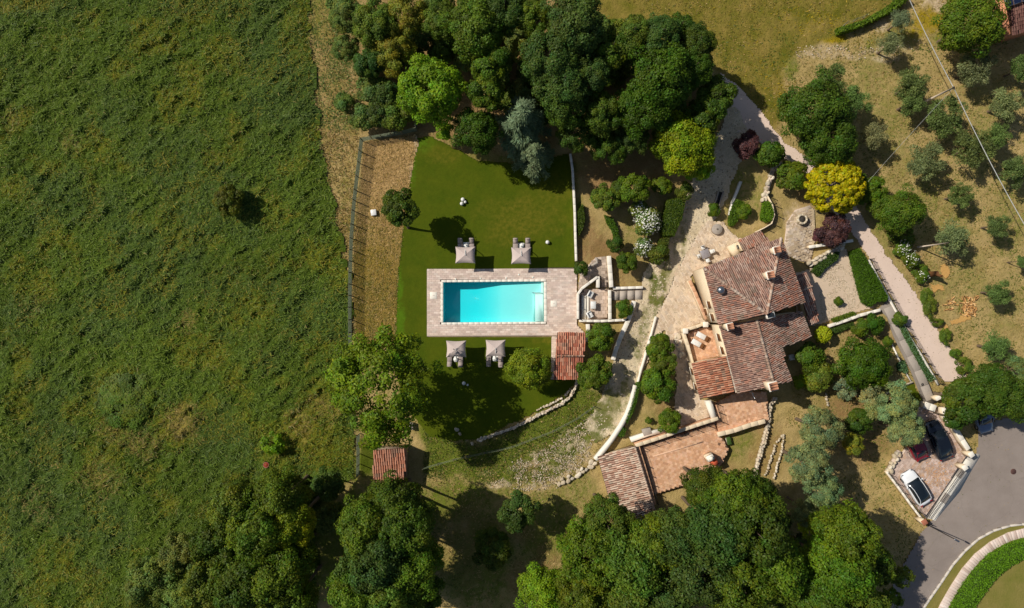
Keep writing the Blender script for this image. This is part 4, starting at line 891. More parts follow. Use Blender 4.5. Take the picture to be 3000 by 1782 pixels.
crate('planter_trough','dark green framed cold box beside the terracotta parapet','planter',2132,1290,(.45,.85,.4),.25,WHITE,mat_plain('planter_green',(70,96,40),.8,.2))
crate('air_unit','pale boxed unit in the shadow behind the house','unit',2314,1046,(.5,.6,.6),.2,WPL)
# red pot in the meadow
c=P(786,1358); t=thing('clay_pot','round brick-red pot with pale rim in the meadow grass','pot',(c[0],c[1],.1))
MB().lathe((c[0],c[1],.1),[(.2,0),(.28,.2),(.32,.5),(.3,.62)],18).build('pot_body',mat_plain('red_clay',(150,62,44),.8,.2),t,smooth=True); MB().lathe((c[0],c[1],.70),[(.34,0),(.35,.05),(.29,.06),(.26,-.08)],18).build('rim',mat_plain('pale_rim',(170,110,96),.8,.2),t)
# patio furniture
def armchair(px,py,rz,label,group,mat=WPL):
    c=P(px,py,.4); t=thing('armchair',label,'chair',(c[0],c[1],.03),group,rz)
    for n_,ce,sz in (('seat',(0,0,.3),(.62,.6,.26)),('backrest',(-.28,0,.52),(.16,.7,.5)),('armrest',(0,.33,.42),(.6,.12,.36)),('armrest',(0,-.33,.42),(.6,.12,.36))):
        o=bpy.data.objects.new(n_,MB().box(ce,sz,0,None,.04).mesh(n_,mat)); link(o,t)
    for x in (-.25,.25):
        for y in (-.3,.3): o=bpy.data.objects.new('leg',MB().box((x,y,.1),(.06,.06,.2)).mesh('leg',DARKM)); link(o,t)
armchair(1730,863,-.5,'white armchair at the north of the sunken patio','patio chairs'); armchair(1728,922,.5,'white armchair at the south of the sunken patio','patio chairs')
def table(px,py,size,rz,label,mat=WPL,h=.7,group=None):
    c=P(px,py,h); t=thing('garden_table',label,'table',(c[0],c[1],.04),group,rz)
    o=bpy.data.objects.new('table_top',MB().box((0,0,h),(size[0],size[1],.06),0,None,.02).mesh('table_top',mat)); link(o,t)
    for x in (-1,1):
        for y in (-1,1): o=bpy.data.objects.new('leg',MB().box((x*(size[0]/2-.07),y*(size[1]/2-.07),h/2),(.06,.06,h)).mesh('leg',DARKM)); link(o,t)
    return t
table(1738,894,(.62,.85),0,'pale rectangular table in the middle of the sunken patio')
# slanted grey bench
m=MB(); b_=PL([(1744,754),(1752,756),(1754,772),(1738,780),(1728,788),(1722,783),(1734,774),(1746,768)],.5); t=thing('stone_bench','grey angular stone bench north of the sunken patio','bench',(b_[0][0],b_[0][1],0)); MB().prism(b_,.38,.5).build('seat',CONC,t); MB().prism([p*.999 for p in PL([(1747,757),(1751,758),(1751,768),(1745,768)],.3)],-.1,.38).build('support',CONC,t); MB().prism(PL([(1731,778),(1736,779),(1729,786),(1725,784)],.3),-.1,.38).build('support',CONC,t)
# dining set on the forecourt
table(2066,744,(1.0,1.0),.35,'square grey dining table on the forecourt',mat_plain('slate_top',(150,144,146),.4,.4))
def chair(px,py,rz,label):
    c=P(px,py,.45); t=thing('dining_chair',label,'chair',(c[0],c[1],.07),'chairs of the forecourt dining table',rz)
    for n_,ce,sz in (('seat',(0,0,.45),(.44,.44,.05)),('backrest',(-.2,0,.7),(.05,.42,.45))): o=bpy.data.objects.new(n_,MB().box(ce,sz,0,None,.02).mesh(n_,WPL)); link(o,t)
    for x in (-.18,.18):
        for y in (-.18,.18): o=bpy.data.objects.new('leg',MB().box((x,y,.22),(.04,.04,.44)).mesh('leg',WPL)); link(o,t)
for k in range(4):
    a=.35+k*math.pi/2; px=2066+math.cos(a)*20; py=744-math.sin(a)*20; chair(px,py,a+math.pi,'white dining chair on the '+['east','north','west','south'][k]+' side of the grey table')
# white loungers on the terrace
for k,(px,py) in enumerate(((2054,985),(2040,1006))):
    c=P(px,py,.7); t=thing('terrace_lounger',('upper' if k==0 else 'lower')+' white sunbed with brown pillow on the terracotta terrace','lounger',(c[0],c[1],.71),'sunbeds on the terrace',-.5)
    for n_,ce,sz,mm in (('mattress',(-.1,0,.34),(1.15,.6,.12),WPL),('pillow',(.62,0,.36),(.4,.56,.12),SHUT),('frame',(.1,0,.24),(1.7,.64,.06),SHUT)): o=bpy.data.objects.new(n_,MB().box(ce,sz,0,None,.03).mesh(n_,mm)); link(o,t)
    for x in (-.6,.75):
        for y in (-.28,.28): o=bpy.data.objects.new('leg',MB().box((x,y,.11),(.05,.05,.22)).mesh('leg',SHUT)); link(o,t)
# millstone, stone well
c=P(2101,672,.4); t=thing('millstone','round grey millstone on the upper forecourt','millstone',(c[0],c[1],.06)); MB().lathe((c[0],c[1],.06),[(.6,0),(.62,.4),(.58,.46)],26).build('disc',CONC,t); MB().lathe((c[0],c[1],.523),[(.12,0),(.12,.02)],12).build('hub',mat_plain('hub_stone',(120,110,100),.8,.2),t)
c=P(2352,642,.7); t=thing('stone_well','round rough stone well on the flagstone patio','well',(c[0],c[1],.02))
for ring in range(2):
    for k in range(14):
        a=2*math.pi*(k+ring*.5)/14; o=bpy.data.objects.new('stone',STONEMESH[(k+ring)%6]); link(o,t); o.location=(math.cos(a)*.5,math.sin(a)*.5,.2+ring*.32); o.scale=(.34,.3,.36); o.rotation_euler[2]=a+1.57
MB().lathe((c[0],c[1],.03),[(.42,0),(.42,.55)],16).build('shaft',mat_plain('well_dark',(70,66,62),.9,.1),t)
# stone trough by the lane
c=P(2105,585,.4); t=thing('stone_trough','long narrow dark-filled stone trough beside the lane','trough',(c[0],c[1],0),None,0)
for dx in (-.28,.28): MB().box((c[0]+dx,c[1],.25),(.12,2.0,.6),-.3).build('side_wall',CONC,t)
MB().box((c[0],c[1],.15),(.42,1.9,.3),-.3).build('trough_bed',DARKM,t)
# barbecue
c=P(2088,1350,2.0); t=thing('barbecue','white and brick-red masonry barbecue on the lower terrace','barbecue',(c[0],c[1],.6)); BR=mat_plain('red_brick',(196,92,62),.85,.2)
MB().box((c[0]-.2,c[1]+.25,1.08),(.9,.7,1.0),.5).build('hearth',CREAM,t); MB().box((c[0]-.25,c[1]+.3,1.83),(.8,.6,.5),.5).build('hood',WHITE,t); MB().box((c[0]+.3,c[1]-.3,1.23),(.7,.6,1.3),.5).build('brick_side',BR,t); MB().box((c[0]-.25,c[1]+.3,2.23),(.4,.4,.4),.5).build('flue',WHITE,t)
# firewood and ochre earth
OCH=mat_noise('ochre_earth',(196,150,84),(176,132,70),(206,164,100),1,10,bmp=.6)
for k,(poly) in enumerate(([(2755,775),(2775,770),(2785,800),(2775,815),(2758,808)],[(2722,832),(2762,838),(2765,850),(2735,855)],[(2762,955),(2775,950),(2780,962),(2768,967)],[(2785,945),(2830,915),(2850,925),(2830,940),(2795,955)])):
    zone('earth_patch',poly,-.02,OCH,3.,warp=7,sc=12,seed=150+k,relief=.05)
LOG=mat_attr('split_wood',.85,.15,12,.8)
fw=thing('firewood_heap','heap of split pale firewood in the olive grove','firewood',(*P(2838,905)[:2],-.1)); off=parent_off(fw)
lm=[]
for k in range(4):
    m=MB(); m.tube([(-.25,0,0),(.25,0,0)],.075,5+k%2,lin(*[(216,170,112),(198,148,92),(226,186,132),(184,138,88)][k])); lm.append(m.mesh('log',LOG))
rr=random.Random(3)
for k in range(90):
    px=rr.gauss(2840,11); py=rr.gauss(903,14); p=P(px,py); hgt=.05+.3*math.exp(-((px-2840)/14)**2-((py-903)/18)**2)*rr.random()
    o=bpy.data.objects.new('log',lm[k%4]); link(o,fw); o.location=(p[0]-off[0],p[1]-off[1],hgt+.03); s=rr.uniform(.7,1.25); o.scale=(s,1,1); o.rotation_euler=(0,rr.uniform(-.25,.25),rr.uniform(0,3.14))
fw2=thing('firewood_heap','few scattered split logs left of the larger firewood heap','firewood',(*P(2788,900)[:2],-.1)); off=parent_off(fw2)
for k in range(14):
    p=P(rr.gauss(2786,8),rr.gauss(900,12)); o=bpy.data.objects.new('log',lm[k%4]); link(o,fw2); o.location=(p[0]-off[0],p[1]-off[1],.06); o.rotation_euler=(0,0,rr.uniform(-.2,.9))
# dark wooden shelter post heap casting the long shadow by the ochre patch
c=P(2735,803,1.2); t=thing('tree_stump','tall weathered stump beside the ochre earth patch','stump',(c[0],c[1],-.1)); MB().tube([(c[0],c[1],-.1),(c[0]+.05,c[1],.8),(c[0]+.1,c[1]+.05,1.7)],[.4,.32,.28],10).build('stump_body',BARK if 'BARK' in globals() else SHUT,t); MB().tube([(c[0]+.1,c[1],1.2),(c[0]+.5,c[1]-.3,2.0)],[.2,.14],8).build('limb_stub',SHUT,t)

# ================================================================== FENCES
FW=mat_plain('fence_green',(136,146,116),.6,.3); PW=mat_noise('weathered_post',(120,112,92),(104,96,80),(132,124,104),2,14)
def fence(label, pts, h, step, name='wire_fence', mesh=True, wires=9, mat=FW, wr=.012, cat='fence', zb=-.12):
    w=PL(pts); t=thing(name,label,cat,(w[0][0],w[0][1],zb)); P_=[]
    for a,b in zip(w[:-1],w[1:]):
        n=max(1,round(np.linalg.norm(b-a)/step)); P_+=[a+(b-a)*i/n for i in range(n)]
    P_.append(w[-1])
    for p in P_: MB().tube([(p[0],p[1],zb),(p[0],p[1],h+.08)],.045,6).build('post',PW if mat is FW else mat,t)
    for a,b in zip(P_[:-1],P_[1:]):
        m=MB(); L=np.linalg.norm(b-a); u=(b-a)/L; nr=np.array([-u[1],u[0],0])*wr
        for i in range(wires):
            z=zb+.2+(h-zb-.22)*i/(wires-1); p,q=a+[0,0,z],b+[0,0,z]; m.quads(np.array([[p-[0,0,wr],q-[0,0,wr],q+[0,0,wr],p+[0,0,wr]],[p-nr,q-nr,q+nr,p+nr]]))
        if mesh:
            k=int(L/mesh); 
            for i in range(k):
                p=a+u*(i+.5)*L/k; m.quads(np.array([[p+[0,0,zb+.1]-u*wr,p+[0,0,zb+.1]+u*wr,p+[0,0,h]+u*wr,p+[0,0,h]-u*wr]]))
        m.build('wire_mesh',mat,t)
    return t
fence('long wire mesh fence between the meadow and straw strip',[(1064,414),(1056,480),(1046,560),(1040,620),(1034,700),(1031,800),(1030,900),(1031,1010)],1.7,1.5,mesh=.11,wires=13,wr=.015)
fence('wire mesh fence closing the top of the straw strip',[(1064,414),(1120,404),(1180,394),(1222,384),(1220,352)],1.6,1.5,mesh=.11,wires=13,wr=.015)
fence('short wire mesh fence left of the tiled shed',[(1054,1270),(1054,1330),(1053,1390)],1.7,1.4,mesh=.11,wires=13,wr=.015)
fence('thin wire fence running across the grassy slope to the shed',[(1240,1370),(1330,1345),(1420,1325),(1500,1308),(1560,1285),(1620,1262),(1690,1225),(1740,1190)],.9,1.6,mesh=False,wires=3,wr=.014)
fence('dark iron railing along the left edge of gravel drive',[(2548,760),(2580,820),(2612,880),(2640,930),(2668,985),(2700,1035),(2735,1095),(2755,1125)],.95,1.6,'iron_railing',.14,3,DARKM,.014)
wall('kerb','white kerb under the drive railing',[(2545,762),(2577,822),(2609,882),(2637,932),(2665,987),(2697,1037),(2732,1097),(2750,1128)],.25,.12,WHITE,cat='kerb')
fence('dark railing of the curved garden terrace edge',[(2252,575),(2266,600),(2272,630),(2264,656),(2242,670)],1.0,1.0,'iron_railing',.12,3,DARKM,.012)
fence('dark metal railing on the left of sunken patio',[(1696,935),(1696,865),(1706,850)],.95,1.2,'iron_railing',.1,4,DARKM,.014)
fence('metal railing beside the patio stair',[(1757,810),(1759,845),(1784,845)],.95,1.0,'iron_railing',.1,3,DARKM,.014)
fence('dark railing on the parapet between terraces',[(2092,1180),(2100,1205),(2108,1232),(2070,1244),(2000,1266),(1935,1286),(1876,1306)],1.6,1.5,'iron_railing',.12,3,DARKM,.014,zb=.6)
fence('dark railing beside the garage roof',[(1874,1312),(1890,1360),(1906,1415),(1922,1470)],1.5,1.5,'iron_railing',.12,3,DARKM,.014,zb=.6)
fence('thin wire fence on wooden posts beside the upper field',[(2448,96),(2472,74),(2530,52)],1.0,1.5,mesh=False,wires=3)
fence('iron railing on the left side of the car park',[(2596,1385),(2640,1440),(2680,1495),(2700,1520),(2712,1530)],1.3,1.4,'iron_railing',.14,3,DARKM,.014)

# ================================================================== CAR PARK, KERBS
lot=slab('car_park',[(2596,1385),(2640,1330),(2672,1290),(2690,1190),(2740,1190),(2775,1240),(2800,1270),(2842,1330),(2812,1368),(2715,1520)],-.3,.0,MORTAR)
paving('paver',lot,[(2600,1386),(2642,1332),(2675,1290),(2692,1192),(2738,1192),(2773,1242),(2798,1272),(2840,1330),(2810,1367),(2715,1516)],.0,(.40,.28),.95,[(206,184,172),(196,174,162),(214,192,182),(200,170,148),(190,164,150)],.02,.03,(),.01,61)
kb=slab('entrance_apron',[(2842,1330),(2866,1330),(2872,1336),(2850,1372),(2812,1440),(2742,1524),(2718,1520),(2760,1450),(2815,1368)],-.3,.012,mat_noise('apron_concrete',(196,190,180),(184,178,168),(204,198,190),1,14))
for i in range(7):
    a=np.array([2830,1345])+(np.array([2724,1518])-np.array([2830,1345]))*(i/7); b=np.array([2830,1345])+(np.array([2724,1518])-np.array([2830,1345]))*((i+1)/7); u=(b-a); c=P(*((a+b)/2)+np.array([7,4])); MB().box((c[0],c[1],.03),(np.linalg.norm(u)/PX-.02,.75,.05),math.atan2(-u[1],u[0]),None,.008).build('concrete_slab',CONC if i%3==1 else WHITE,kb)
wall('car_park_wall','cream wall along the right side of the car park',[(2766,1195),(2772,1225),(2795,1248),(2820,1290),(2838,1318)],.5,1.0,CREAM,WHITE,.03)
wall('car_park_wall','long thin cream wall at the left edge of the car park',[(2598,1382),(2630,1425),(2670,1480),(2706,1528)],.18,.45,CREAM,WHITE,.02)
stonewall('stone_wall','white rough stones above the car park left corner',[(2632,1320),(2615,1352),(2600,1380)],.6,.6,.45,62)
wall('gate_wall','cream stepped wall head above the car park',[(2708,1186),(2742,1198)],.7,.9,CREAM,WHITE,.03)
wall('gate_wall','cream stair wall by the top gate',[(2742,1170),(2772,1156)],.4,1.0,CREAM,WHITE,.03)
for k,(px,py) in enumerate(((2708,1530),(2845,1332),(2826,1370))):
    c=P(px,py,1.4); t=thing('gate_pillar',['brick-topped gate pillar at the lower end of the car park','pale gate pillar nearest the wall by the road','pale gate pillar in the middle of the car park opening'][k],'pillar',(c[0],c[1],-.1)); MB().box((c[0],c[1],.65),(.5,.5,1.5),.6).build('shaft',CREAM,t); MB().box((c[0],c[1],1.45),(.62,.62,.12),.6,None,.03).build('cap',mat_plain('cap_brick',(176,110,84),.85,.2) if k==0 else WHITE,t)
c1,c2=P(2826,1368,.8),P(2722,1518,.8); gt=thing('sliding_gate','long dark sliding gate along the car park opening','gate',(c1[0],c1[1],0))
for z in (.15,.75,1.25): MB().tube([(c1[0],c1[1],z),(c2[0],c2[1],z)],.03,6).build('rail',DARKM,gt)
for i in range(42):
    p=c1+(c2-c1)*(i+.5)/42; MB().tube([(p[0],p[1],.15),(p[0],p[1],1.25)],.014,4).build('bar',DARKM,gt)
# kerb stones round the bend, footway of setts
KERBM=mat_noise('kerb_stone',(206,196,184),(192,182,170),(214,206,194),2,14)
curve=[(3110,1537),(2995,1537),(2960,1541),(2911,1556),(2867,1580),(2828,1615),(2793,1655),(2758,1708),(2723,1758),(2693,1803),(2663,1868)]
kt=thing('road_kerb','pale kerb stones round the inside of road bend','kerb',(*P(2867,1580)[:2],-.1))
w=PL(curve,.12)
for a,b in zip(w[:-1],w[1:]):
    L=np.linalg.norm(b-a); k=max(1,round(L/.95)); u=(b-a)/L
    for i in range(k): c=a+u*L*(i+.5)/k; MB().box((c[0],c[1],.03),(L/k-.015,.2,.26),math.atan2(u[1],u[0]),None,.015).build('kerb_stone',KERBM,kt)
fc=[(3110,1560),(3000,1560),(2955,1572),(2905,1598),(2862,1632),(2826,1674),(2795,1722),(2766,1772),(2740,1830),(2725,1868)]
fw_=tag(MB().ribbon(PL(fc),1.05,-.1,.10).build('footway',MORTAR),kind='structure'); w=PL(fc); cnt=0
FS=[MB().box((0,0,0),(.30,1.0,.05),0,lin(*c_),.01).mesh('footway_slab',PAVE) for c_ in ((232,214,204),(222,202,190),(238,224,216),(200,178,166))]
rr=random.Random(9)
for a,b in zip(w[:-1],w[1:]):
    L=np.linalg.norm(b-a); k=max(1,round(L/.33)); u=(b-a)/L
    for i in range(k): c=a+u*L*(i+.5)/k; o=bpy.data.objects.new('footway_slab',FS[(i%2)*1 if rr.random()<.55 else rr.randrange(4)]); link(o,fw_); o.location=(c[0],c[1],.122); o.rotation_euler[2]=math.atan2(u[1],u[0]); cnt+=1
c=P(2969,1382); t=thing('manhole_cover','round rusty manhole cover in the road','manhole cover',(c[0],c[1],.004)); MB().lathe((c[0],c[1],.004),[(.34,0),(.33,.015)],22).build('frame',mat_plain('rust_iron',(112,80,72),.8,.3,.3),t); MB().lathe((c[0],c[1],.0195),[(.27,0),(.26,.008)],20).build('plate',mat_plain('rust_plate',(96,70,64),.7,.3,.3),t)
c=P(2702,1127); t=thing('manhole_cover','small dark drain cover in the grey path','manhole cover',(c[0],c[1],.065)); MB().lathe((c[0],c[1],.066),[(.17,0),(.16,.012)],16).build('plate',DARKM,t); MB().lathe((c[0],c[1],.0785),[(.1,0),(.09,.006)],12).build('hub',mat_plain('drain_grey',(96,92,88),.7,.3),t)

# ================================================================== CARS
def car(label, px, py, ang, L, Wd, Hh, bodyc, glassroof, roofc=None, name='parked_car'):
    c=P(px,py,.8); t=thing(name,label,'car',(c[0],c[1],.03),None,ang)
    BODY=mat_plain('car_paint_'+label.split()[0],bodyc,.25,.5,0,.02,1.0); GL=mat_plain('car_glass_'+label.split()[0],(26,34,42),.04,.6,0,.1); TYR=MATS.get('tyre') or mat_plain('tyre',(28,28,28),.9,.2); RIM=MATS.get('rim') or mat_plain('rim',(170,172,176),.3,.5,.8)
    def part(n,m,mat,par=t,sm=False): o=bpy.data.objects.new(n,m.mesh(n,mat,(0,0,0),sm)); link(o,par); return o
    # lower body: rounded plan, hood and boot height profile (front = +x)
    st=[(-.5,.62,.62,.50),(-.485,.80,.78,.34),(-.44,.93,.86,.25),(-.34,1.0,.90,.22),(-.1,1.0,.90,.22),(.12,1.0,.89,.22),(.24,.99,.85,.22),(.36,.96,.80,.22),(.44,.88,.73,.24),(.485,.72,.62,.32),(.5,.55,.52,.42)]
    v=[];f=[];K=12
    for (x,w,h,b) in st:
        hw=w*Wd/2; z1=h*Hh*.70; prof=[(-1,b+.02),(-1.0,(b+z1)*.5),(-.96,z1-.10),(-.86,z1-.02),(-.45,z1+.02),(0,z1+.035),(.45,z1+.02),(.86,z1-.02),(.96,z1-.10),(1,(b+z1)*.5),(1,b+.02),(0,b-.02)]
        for (y,z) in prof: v.append((x*L,y*hw,z))
    n=len(st)
    for i in range(n-1):
        for k in range(K): f.append([i*K+k,i*K+(k+1)%K,(i+1)*K+(k+1)%K,(i+1)*K+k])
    f.append(list(range(K))); f.append(list(range((n-1)*K,n*K))[::-1]); part('body',MB().add(v,f),BODY,t,True)
    zb=Hh*.62; xs=[(-.40,.80,0.),(-.30,.78,.70),(-.22,.76,.93),(-.02,.75,1.),(.08,.76,.96),(.17,.79,.62),(.25,.84,0.)]
    v=[];f=[];K=7
    for (x,w,h) in xs:
        z=zb+(Hh-zb)*h; hw=w*Wd/2*(1-.0*h); lo=Wd/2*.90
        for (y,zz) in ((-lo,zb-.03),(-(lo+hw)/2-.02,(zb+z)/2),(-hw*.92,z-.03 if h else zb),(0,z+.03 if h else zb+.05),(hw*.92,z-.03 if h else zb),((lo+hw)/2+.02,(zb+z)/2),(lo,zb-.03)): v.append((x*L,y,zz))
    for i in range(len(xs)-1):
        for k in range(K-1): f.append([i*K+k,i*K+k+1,(i+1)*K+k+1,(i+1)*K+k])
    part('cabin_glass',MB().add(v,f),GL,t,True)
    # roof skin over the cabin
    def skin(x0,x1,w,dz,mat,nm):
        m=MB(); v=[]; f=[]; kk=6
        for i in range(5):
            x=x0+(x1-x0)*i/4; hh=np.interp(x,[q[0] for q in xs],[q[2] for q in xs]); z=zb+(Hh-zb)*hh
            for j in range(kk+1): y=-w+2*w*j/kk; v.append((x*L,y*Wd/2,z+.03-.06*abs(y)/.92+dz))
        for i in range(4):
            for j in range(kk): f.append([i*(kk+1)+j,i*(kk+1)+j+1,(i+1)*(kk+1)+j+1,(i+1)*(kk+1)+j])
        return part(nm,m.add(v,f),mat,t,True)
    if roofc: skin(-.24,.09,.70,.012,roofc if roofc!='body' else BODY,'roof')
    for s in (-1,1):
        m=MB(); pts=[(x*L,s*(Wd/2*w*.93+.012),zb+(Hh-zb)*h+.005) for x,w,h in xs[1:-1]]; m.tube([(xs[0][0]*L,s*Wd/2*.86,zb)]+pts+[(xs[-1][0]*L,s*Wd/2*.88,zb)],.035,5); part('roof_rail',m,BODY)
        part('mirror',MB().box((.16*L,s*(Wd/2+.09),zb+.08),(.13,.2,.13),0,None,.04),BODY)
        part('headlight',MB().box((.455*L,s*Wd*.34,.66),(.28,.3,.1),-s*.5,None,.03),RIM); part('taillight',MB().box((-.475*L,s*Wd*.34,.82),(.12,.34,.12),s*.35,None,.02),MATS.get('tail_red') or mat_plain('tail_red',(150,20,20),.2,.5))
        for x in (-.3,.31):
            w_=part('wheel',MB().lathe((0,0,0),[(.2,-.11),(.33,-.10),(.34,0),(.33,.10),(.2,.11)],18),TYR); w_.location=(x*L,s*(Wd/2-.12),.33); w_.rotation_euler[0]=math.pi/2
            part('rim',MB().lathe((0,0,0),[(.2,-.115),(.2,.115)],12),RIM,w_)
    part('windscreen_wiper',MB().tube([(.245*L,-.3,zb+.06),(.2*L,.25,zb+.2)],.015,4),TYR)
    return t
car('white hatchback with dark glass roof parked in the car park',2686,1430,math.radians(122),4.35,1.82,1.5,(236,238,240),True)
car('black estate car parked beside the car park wall',2752,1290,math.radians(111),4.7,1.88,1.6,(18,22,30),True,'body')
car('dark red car half hidden under the grey-green pine',2682,1300,math.radians(115),4.0,1.75,1.5,(126,18,34),False,'body')

car('greyish-blue car mostly hidden under the roadside trees',2880,1216,math.radians(285),4.3,1.8,1.5,(112,124,146),False,'body')
r=np.random.default_rng(55); k_=420; x=2745+r.normal(0,24,k_); y=1395+r.normal(0,26,k_); ok=pip(x,y,[(2602,1386),(2644,1334),(2677,1290),(2796,1274),(2838,1330),(2808,1365),(2715,1512)]); x=x[ok]; y=y[ok]; p_=np.stack([(x-1500)/PX,-(y-891)/PX,np.full(len(x),.045)],-1); a_=r.uniform(0,6.28,len(x)); s_=r.uniform(.03,.07,len(x))
q_=np.stack([p_+np.stack([np.cos(a_+t)*s_,np.sin(a_+t)*s_*.8,r.uniform(0,.02,len(x))],-1) for t in (0,1.57,3.14,4.71)],1)
tag(MB().quads(q_,pick(x,r,[(206,150,96),(190,132,84),(220,176,124)])).build('fallen_leaves',LEAF),'orange-tan fallen leaves scattered on the car park paving','leaves',kind='stuff')

# ================================================================== POLES AND CABLES
POLEM=mat_noise('pole_wood',(214,196,176),(200,180,158),(222,206,188),3,14); CAB=mat_plain('cable_grey',(190,190,184),.5,.3)
def pole(label, base, h, r=.13, cross=True):
    b=P(*base); t=thing('utility_pole',label,'pole',(b[0],b[1],-.12)); MB().tube([(b[0],b[1],-.12),(b[0],b[1],h)],[r,r*.75],10).build('shaft',POLEM,t)
    MB().lathe((b[0],b[1],h),[(r*.8,0),(r*.5,.05)],10).build('cap',DARKM,t); return b
b0=pole('pale wooden utility pole carrying the overhead cable in the olive grove',(2700,303),5.9); top=np.array([b0[0],b0[1],5.8])
b1=pole('slim wooden pole with long shadow near the sparse olive',(2690,724),5.6,.08); top1=np.array([b1[0],b1[1],5.5])
def cable(label,a,b,sag,r):
    t=thing('overhead_cable',label,'cable',tuple(a)); m=MB(); m.tube([a+(b-a)*s+np.array([0,0,-sag*4*s*(1-s)]) for s in np.linspace(0,1,18)],r,6).build('wire',CAB,t); m2=MB().tube([a,a+(b-a)*.012],r*1.8,6).build('clamp',DARKM,t)
cable('thick grey cable from the pole to the top edge of the picture',top,P(2658,-15,6.5),.15,.042); cable('thick grey cable from the pole down to the right edge',top,P(3015,682,6.5),.3,.042)
cable('thin cable crossing from the pole towards the golden tree',top,P(2515,565,3.2),.3,.012)
c=P(2722,1540); t=thing('street_lamp','tall thin street lamp at the lower end of the car park','street lamp',(c[0],c[1],-.1)); MB().tube([(c[0],c[1],-.1),(c[0],c[1],4.6)],[.07,.045],8).build('pole',DARKM,t); MB().box((c[0]+.25,c[1]-.15,4.62),(.6,.2,.1),-.5,None,.03).build('lamp_head',GLV,t)
# pale stones scattered over the track and slope
r=np.random.default_rng(77); rub_p=[]
def scatter(poly,n,s0,s1,seed):
    r=np.random.default_rng(seed); xs=[p[0] for p in poly]; ys=[p[1] for p in poly]; x=r.uniform(min(xs),max(xs),n*3); y=r.uniform(min(ys),max(ys),n*3); k=pip(x,y,poly)&(fbm(x/16,y/16,seed)>.45); x=x[k][:n]; y=y[k][:n]; s=r.uniform(s0,s1,len(x)); return x,y,s,r
def rubble(name,label,poly,n,s0,s1,seed,z=0):
    x,y,s,r=scatter(poly,n,s0,s1,seed); n=len(x); p=np.stack([(x-1500)/PX,-(y-891)/PX,np.full(n,z)],-1); a=r.uniform(0,6.28,n); u=np.stack([np.cos(a),np.sin(a),0*a],-1)*s[:,None]; v=np.stack([-np.sin(a),np.cos(a),0*a],-1)*(s*r.uniform(.55,.95,n))[:,None]; hgt=np.stack([0*a,0*a,s*.55],-1)
    bt=[p-u-v,p+u-v*.8,p+u*.9+v,p-u*.8+v]; tp=[p-u*.6-v*.5+hgt,p+u*.55-v*.5+hgt*.9,p+u*.5+v*.6+hgt*1.05,p-u*.5+v*.55+hgt]
    cc=pick(x,r,[(210,194,168),(190,172,146),(220,206,184),(168,150,124)]); m=MB().quads(np.stack(tp,1),cc)
    for i in range(4): m.quads(np.stack([bt[i],bt[(i+1)%4],tp[(i+1)%4],tp[i]],1),cc)
    tag(m.build(name,STONEW),label,'stones',kind='stuff')
rubble('track_stones','loose pale stones lying along the stony track',lane,4200,.04,.13,78)
rubble('slope_rubble','pale rubble stones strewn over the grassy slope',[(1800,1180),(1850,1160),(1850,1215),(1740,1290),(1720,1345),(1640,1430),(1540,1440),(1440,1420),(1480,1395),(1500,1350),(1570,1330),(1650,1280),(1740,1210)],2200,.03,.09,79,-.08)
rubble('grove_stones','pale stones along the upper border of the olive grove',[(2320,140),(2420,125),(2560,140),(2700,110),(2720,140),(2600,170),(2480,175),(2340,170)],160,.03,.09,80,-.08)

rubble('court_pebbles','fine pale pebbles on the gravel court',[(2420,770),(2476,732),(2504,800),(2518,850),(2530,890),(2505,912),(2440,932),(2405,944),(2400,860)],2600,.02,.06,81,.03)
rubble('drive_gravel','fine loose gravel on the pinkish drive',drive,3200,.02,.055,82,.0)
rubble('forecourt_grit','scattered small stones on the forecourt paving',plaza,700,.02,.06,83,.07)
# ================================================================== TREES, SHRUBS, HEDGES
CROWN=mat_leaf('foliage',True,.28)
BARK=mat_noise('bark',(104,88,70),(84,70,56),(120,104,86),3,20,bmp=.6)
def unit(v): return v/(np.linalg.norm(v,axis=-1,keepdims=True)+1e-9)
def leaf_quads(p, nrm, size, r, asp=.6, tang=None):
    n=len(p); t=r.normal(size=(n,3)) if tang is None else tang+r.normal(0,.25,(n,3))
    t=unit(t-nrm*np.sum(t*nrm,-1,keepdims=True)); b=np.cross(nrm,t); s=(size*r.uniform(.65,1.35,n))[:,None]
    return np.stack([p-t*s,p-b*s*asp+nrm*s*.12,p+t*s,p+b*s*asp+nrm*s*.12],1)
def tone(blob_t, r, n, warm=.12):
    v=(blob_t*r.uniform(.72,1.28,n))[:,None]; h=r.normal(0,warm,n)[:,None]
    return v*np.concatenate([1+h,np.ones((n,1)),1-h*.8],1)
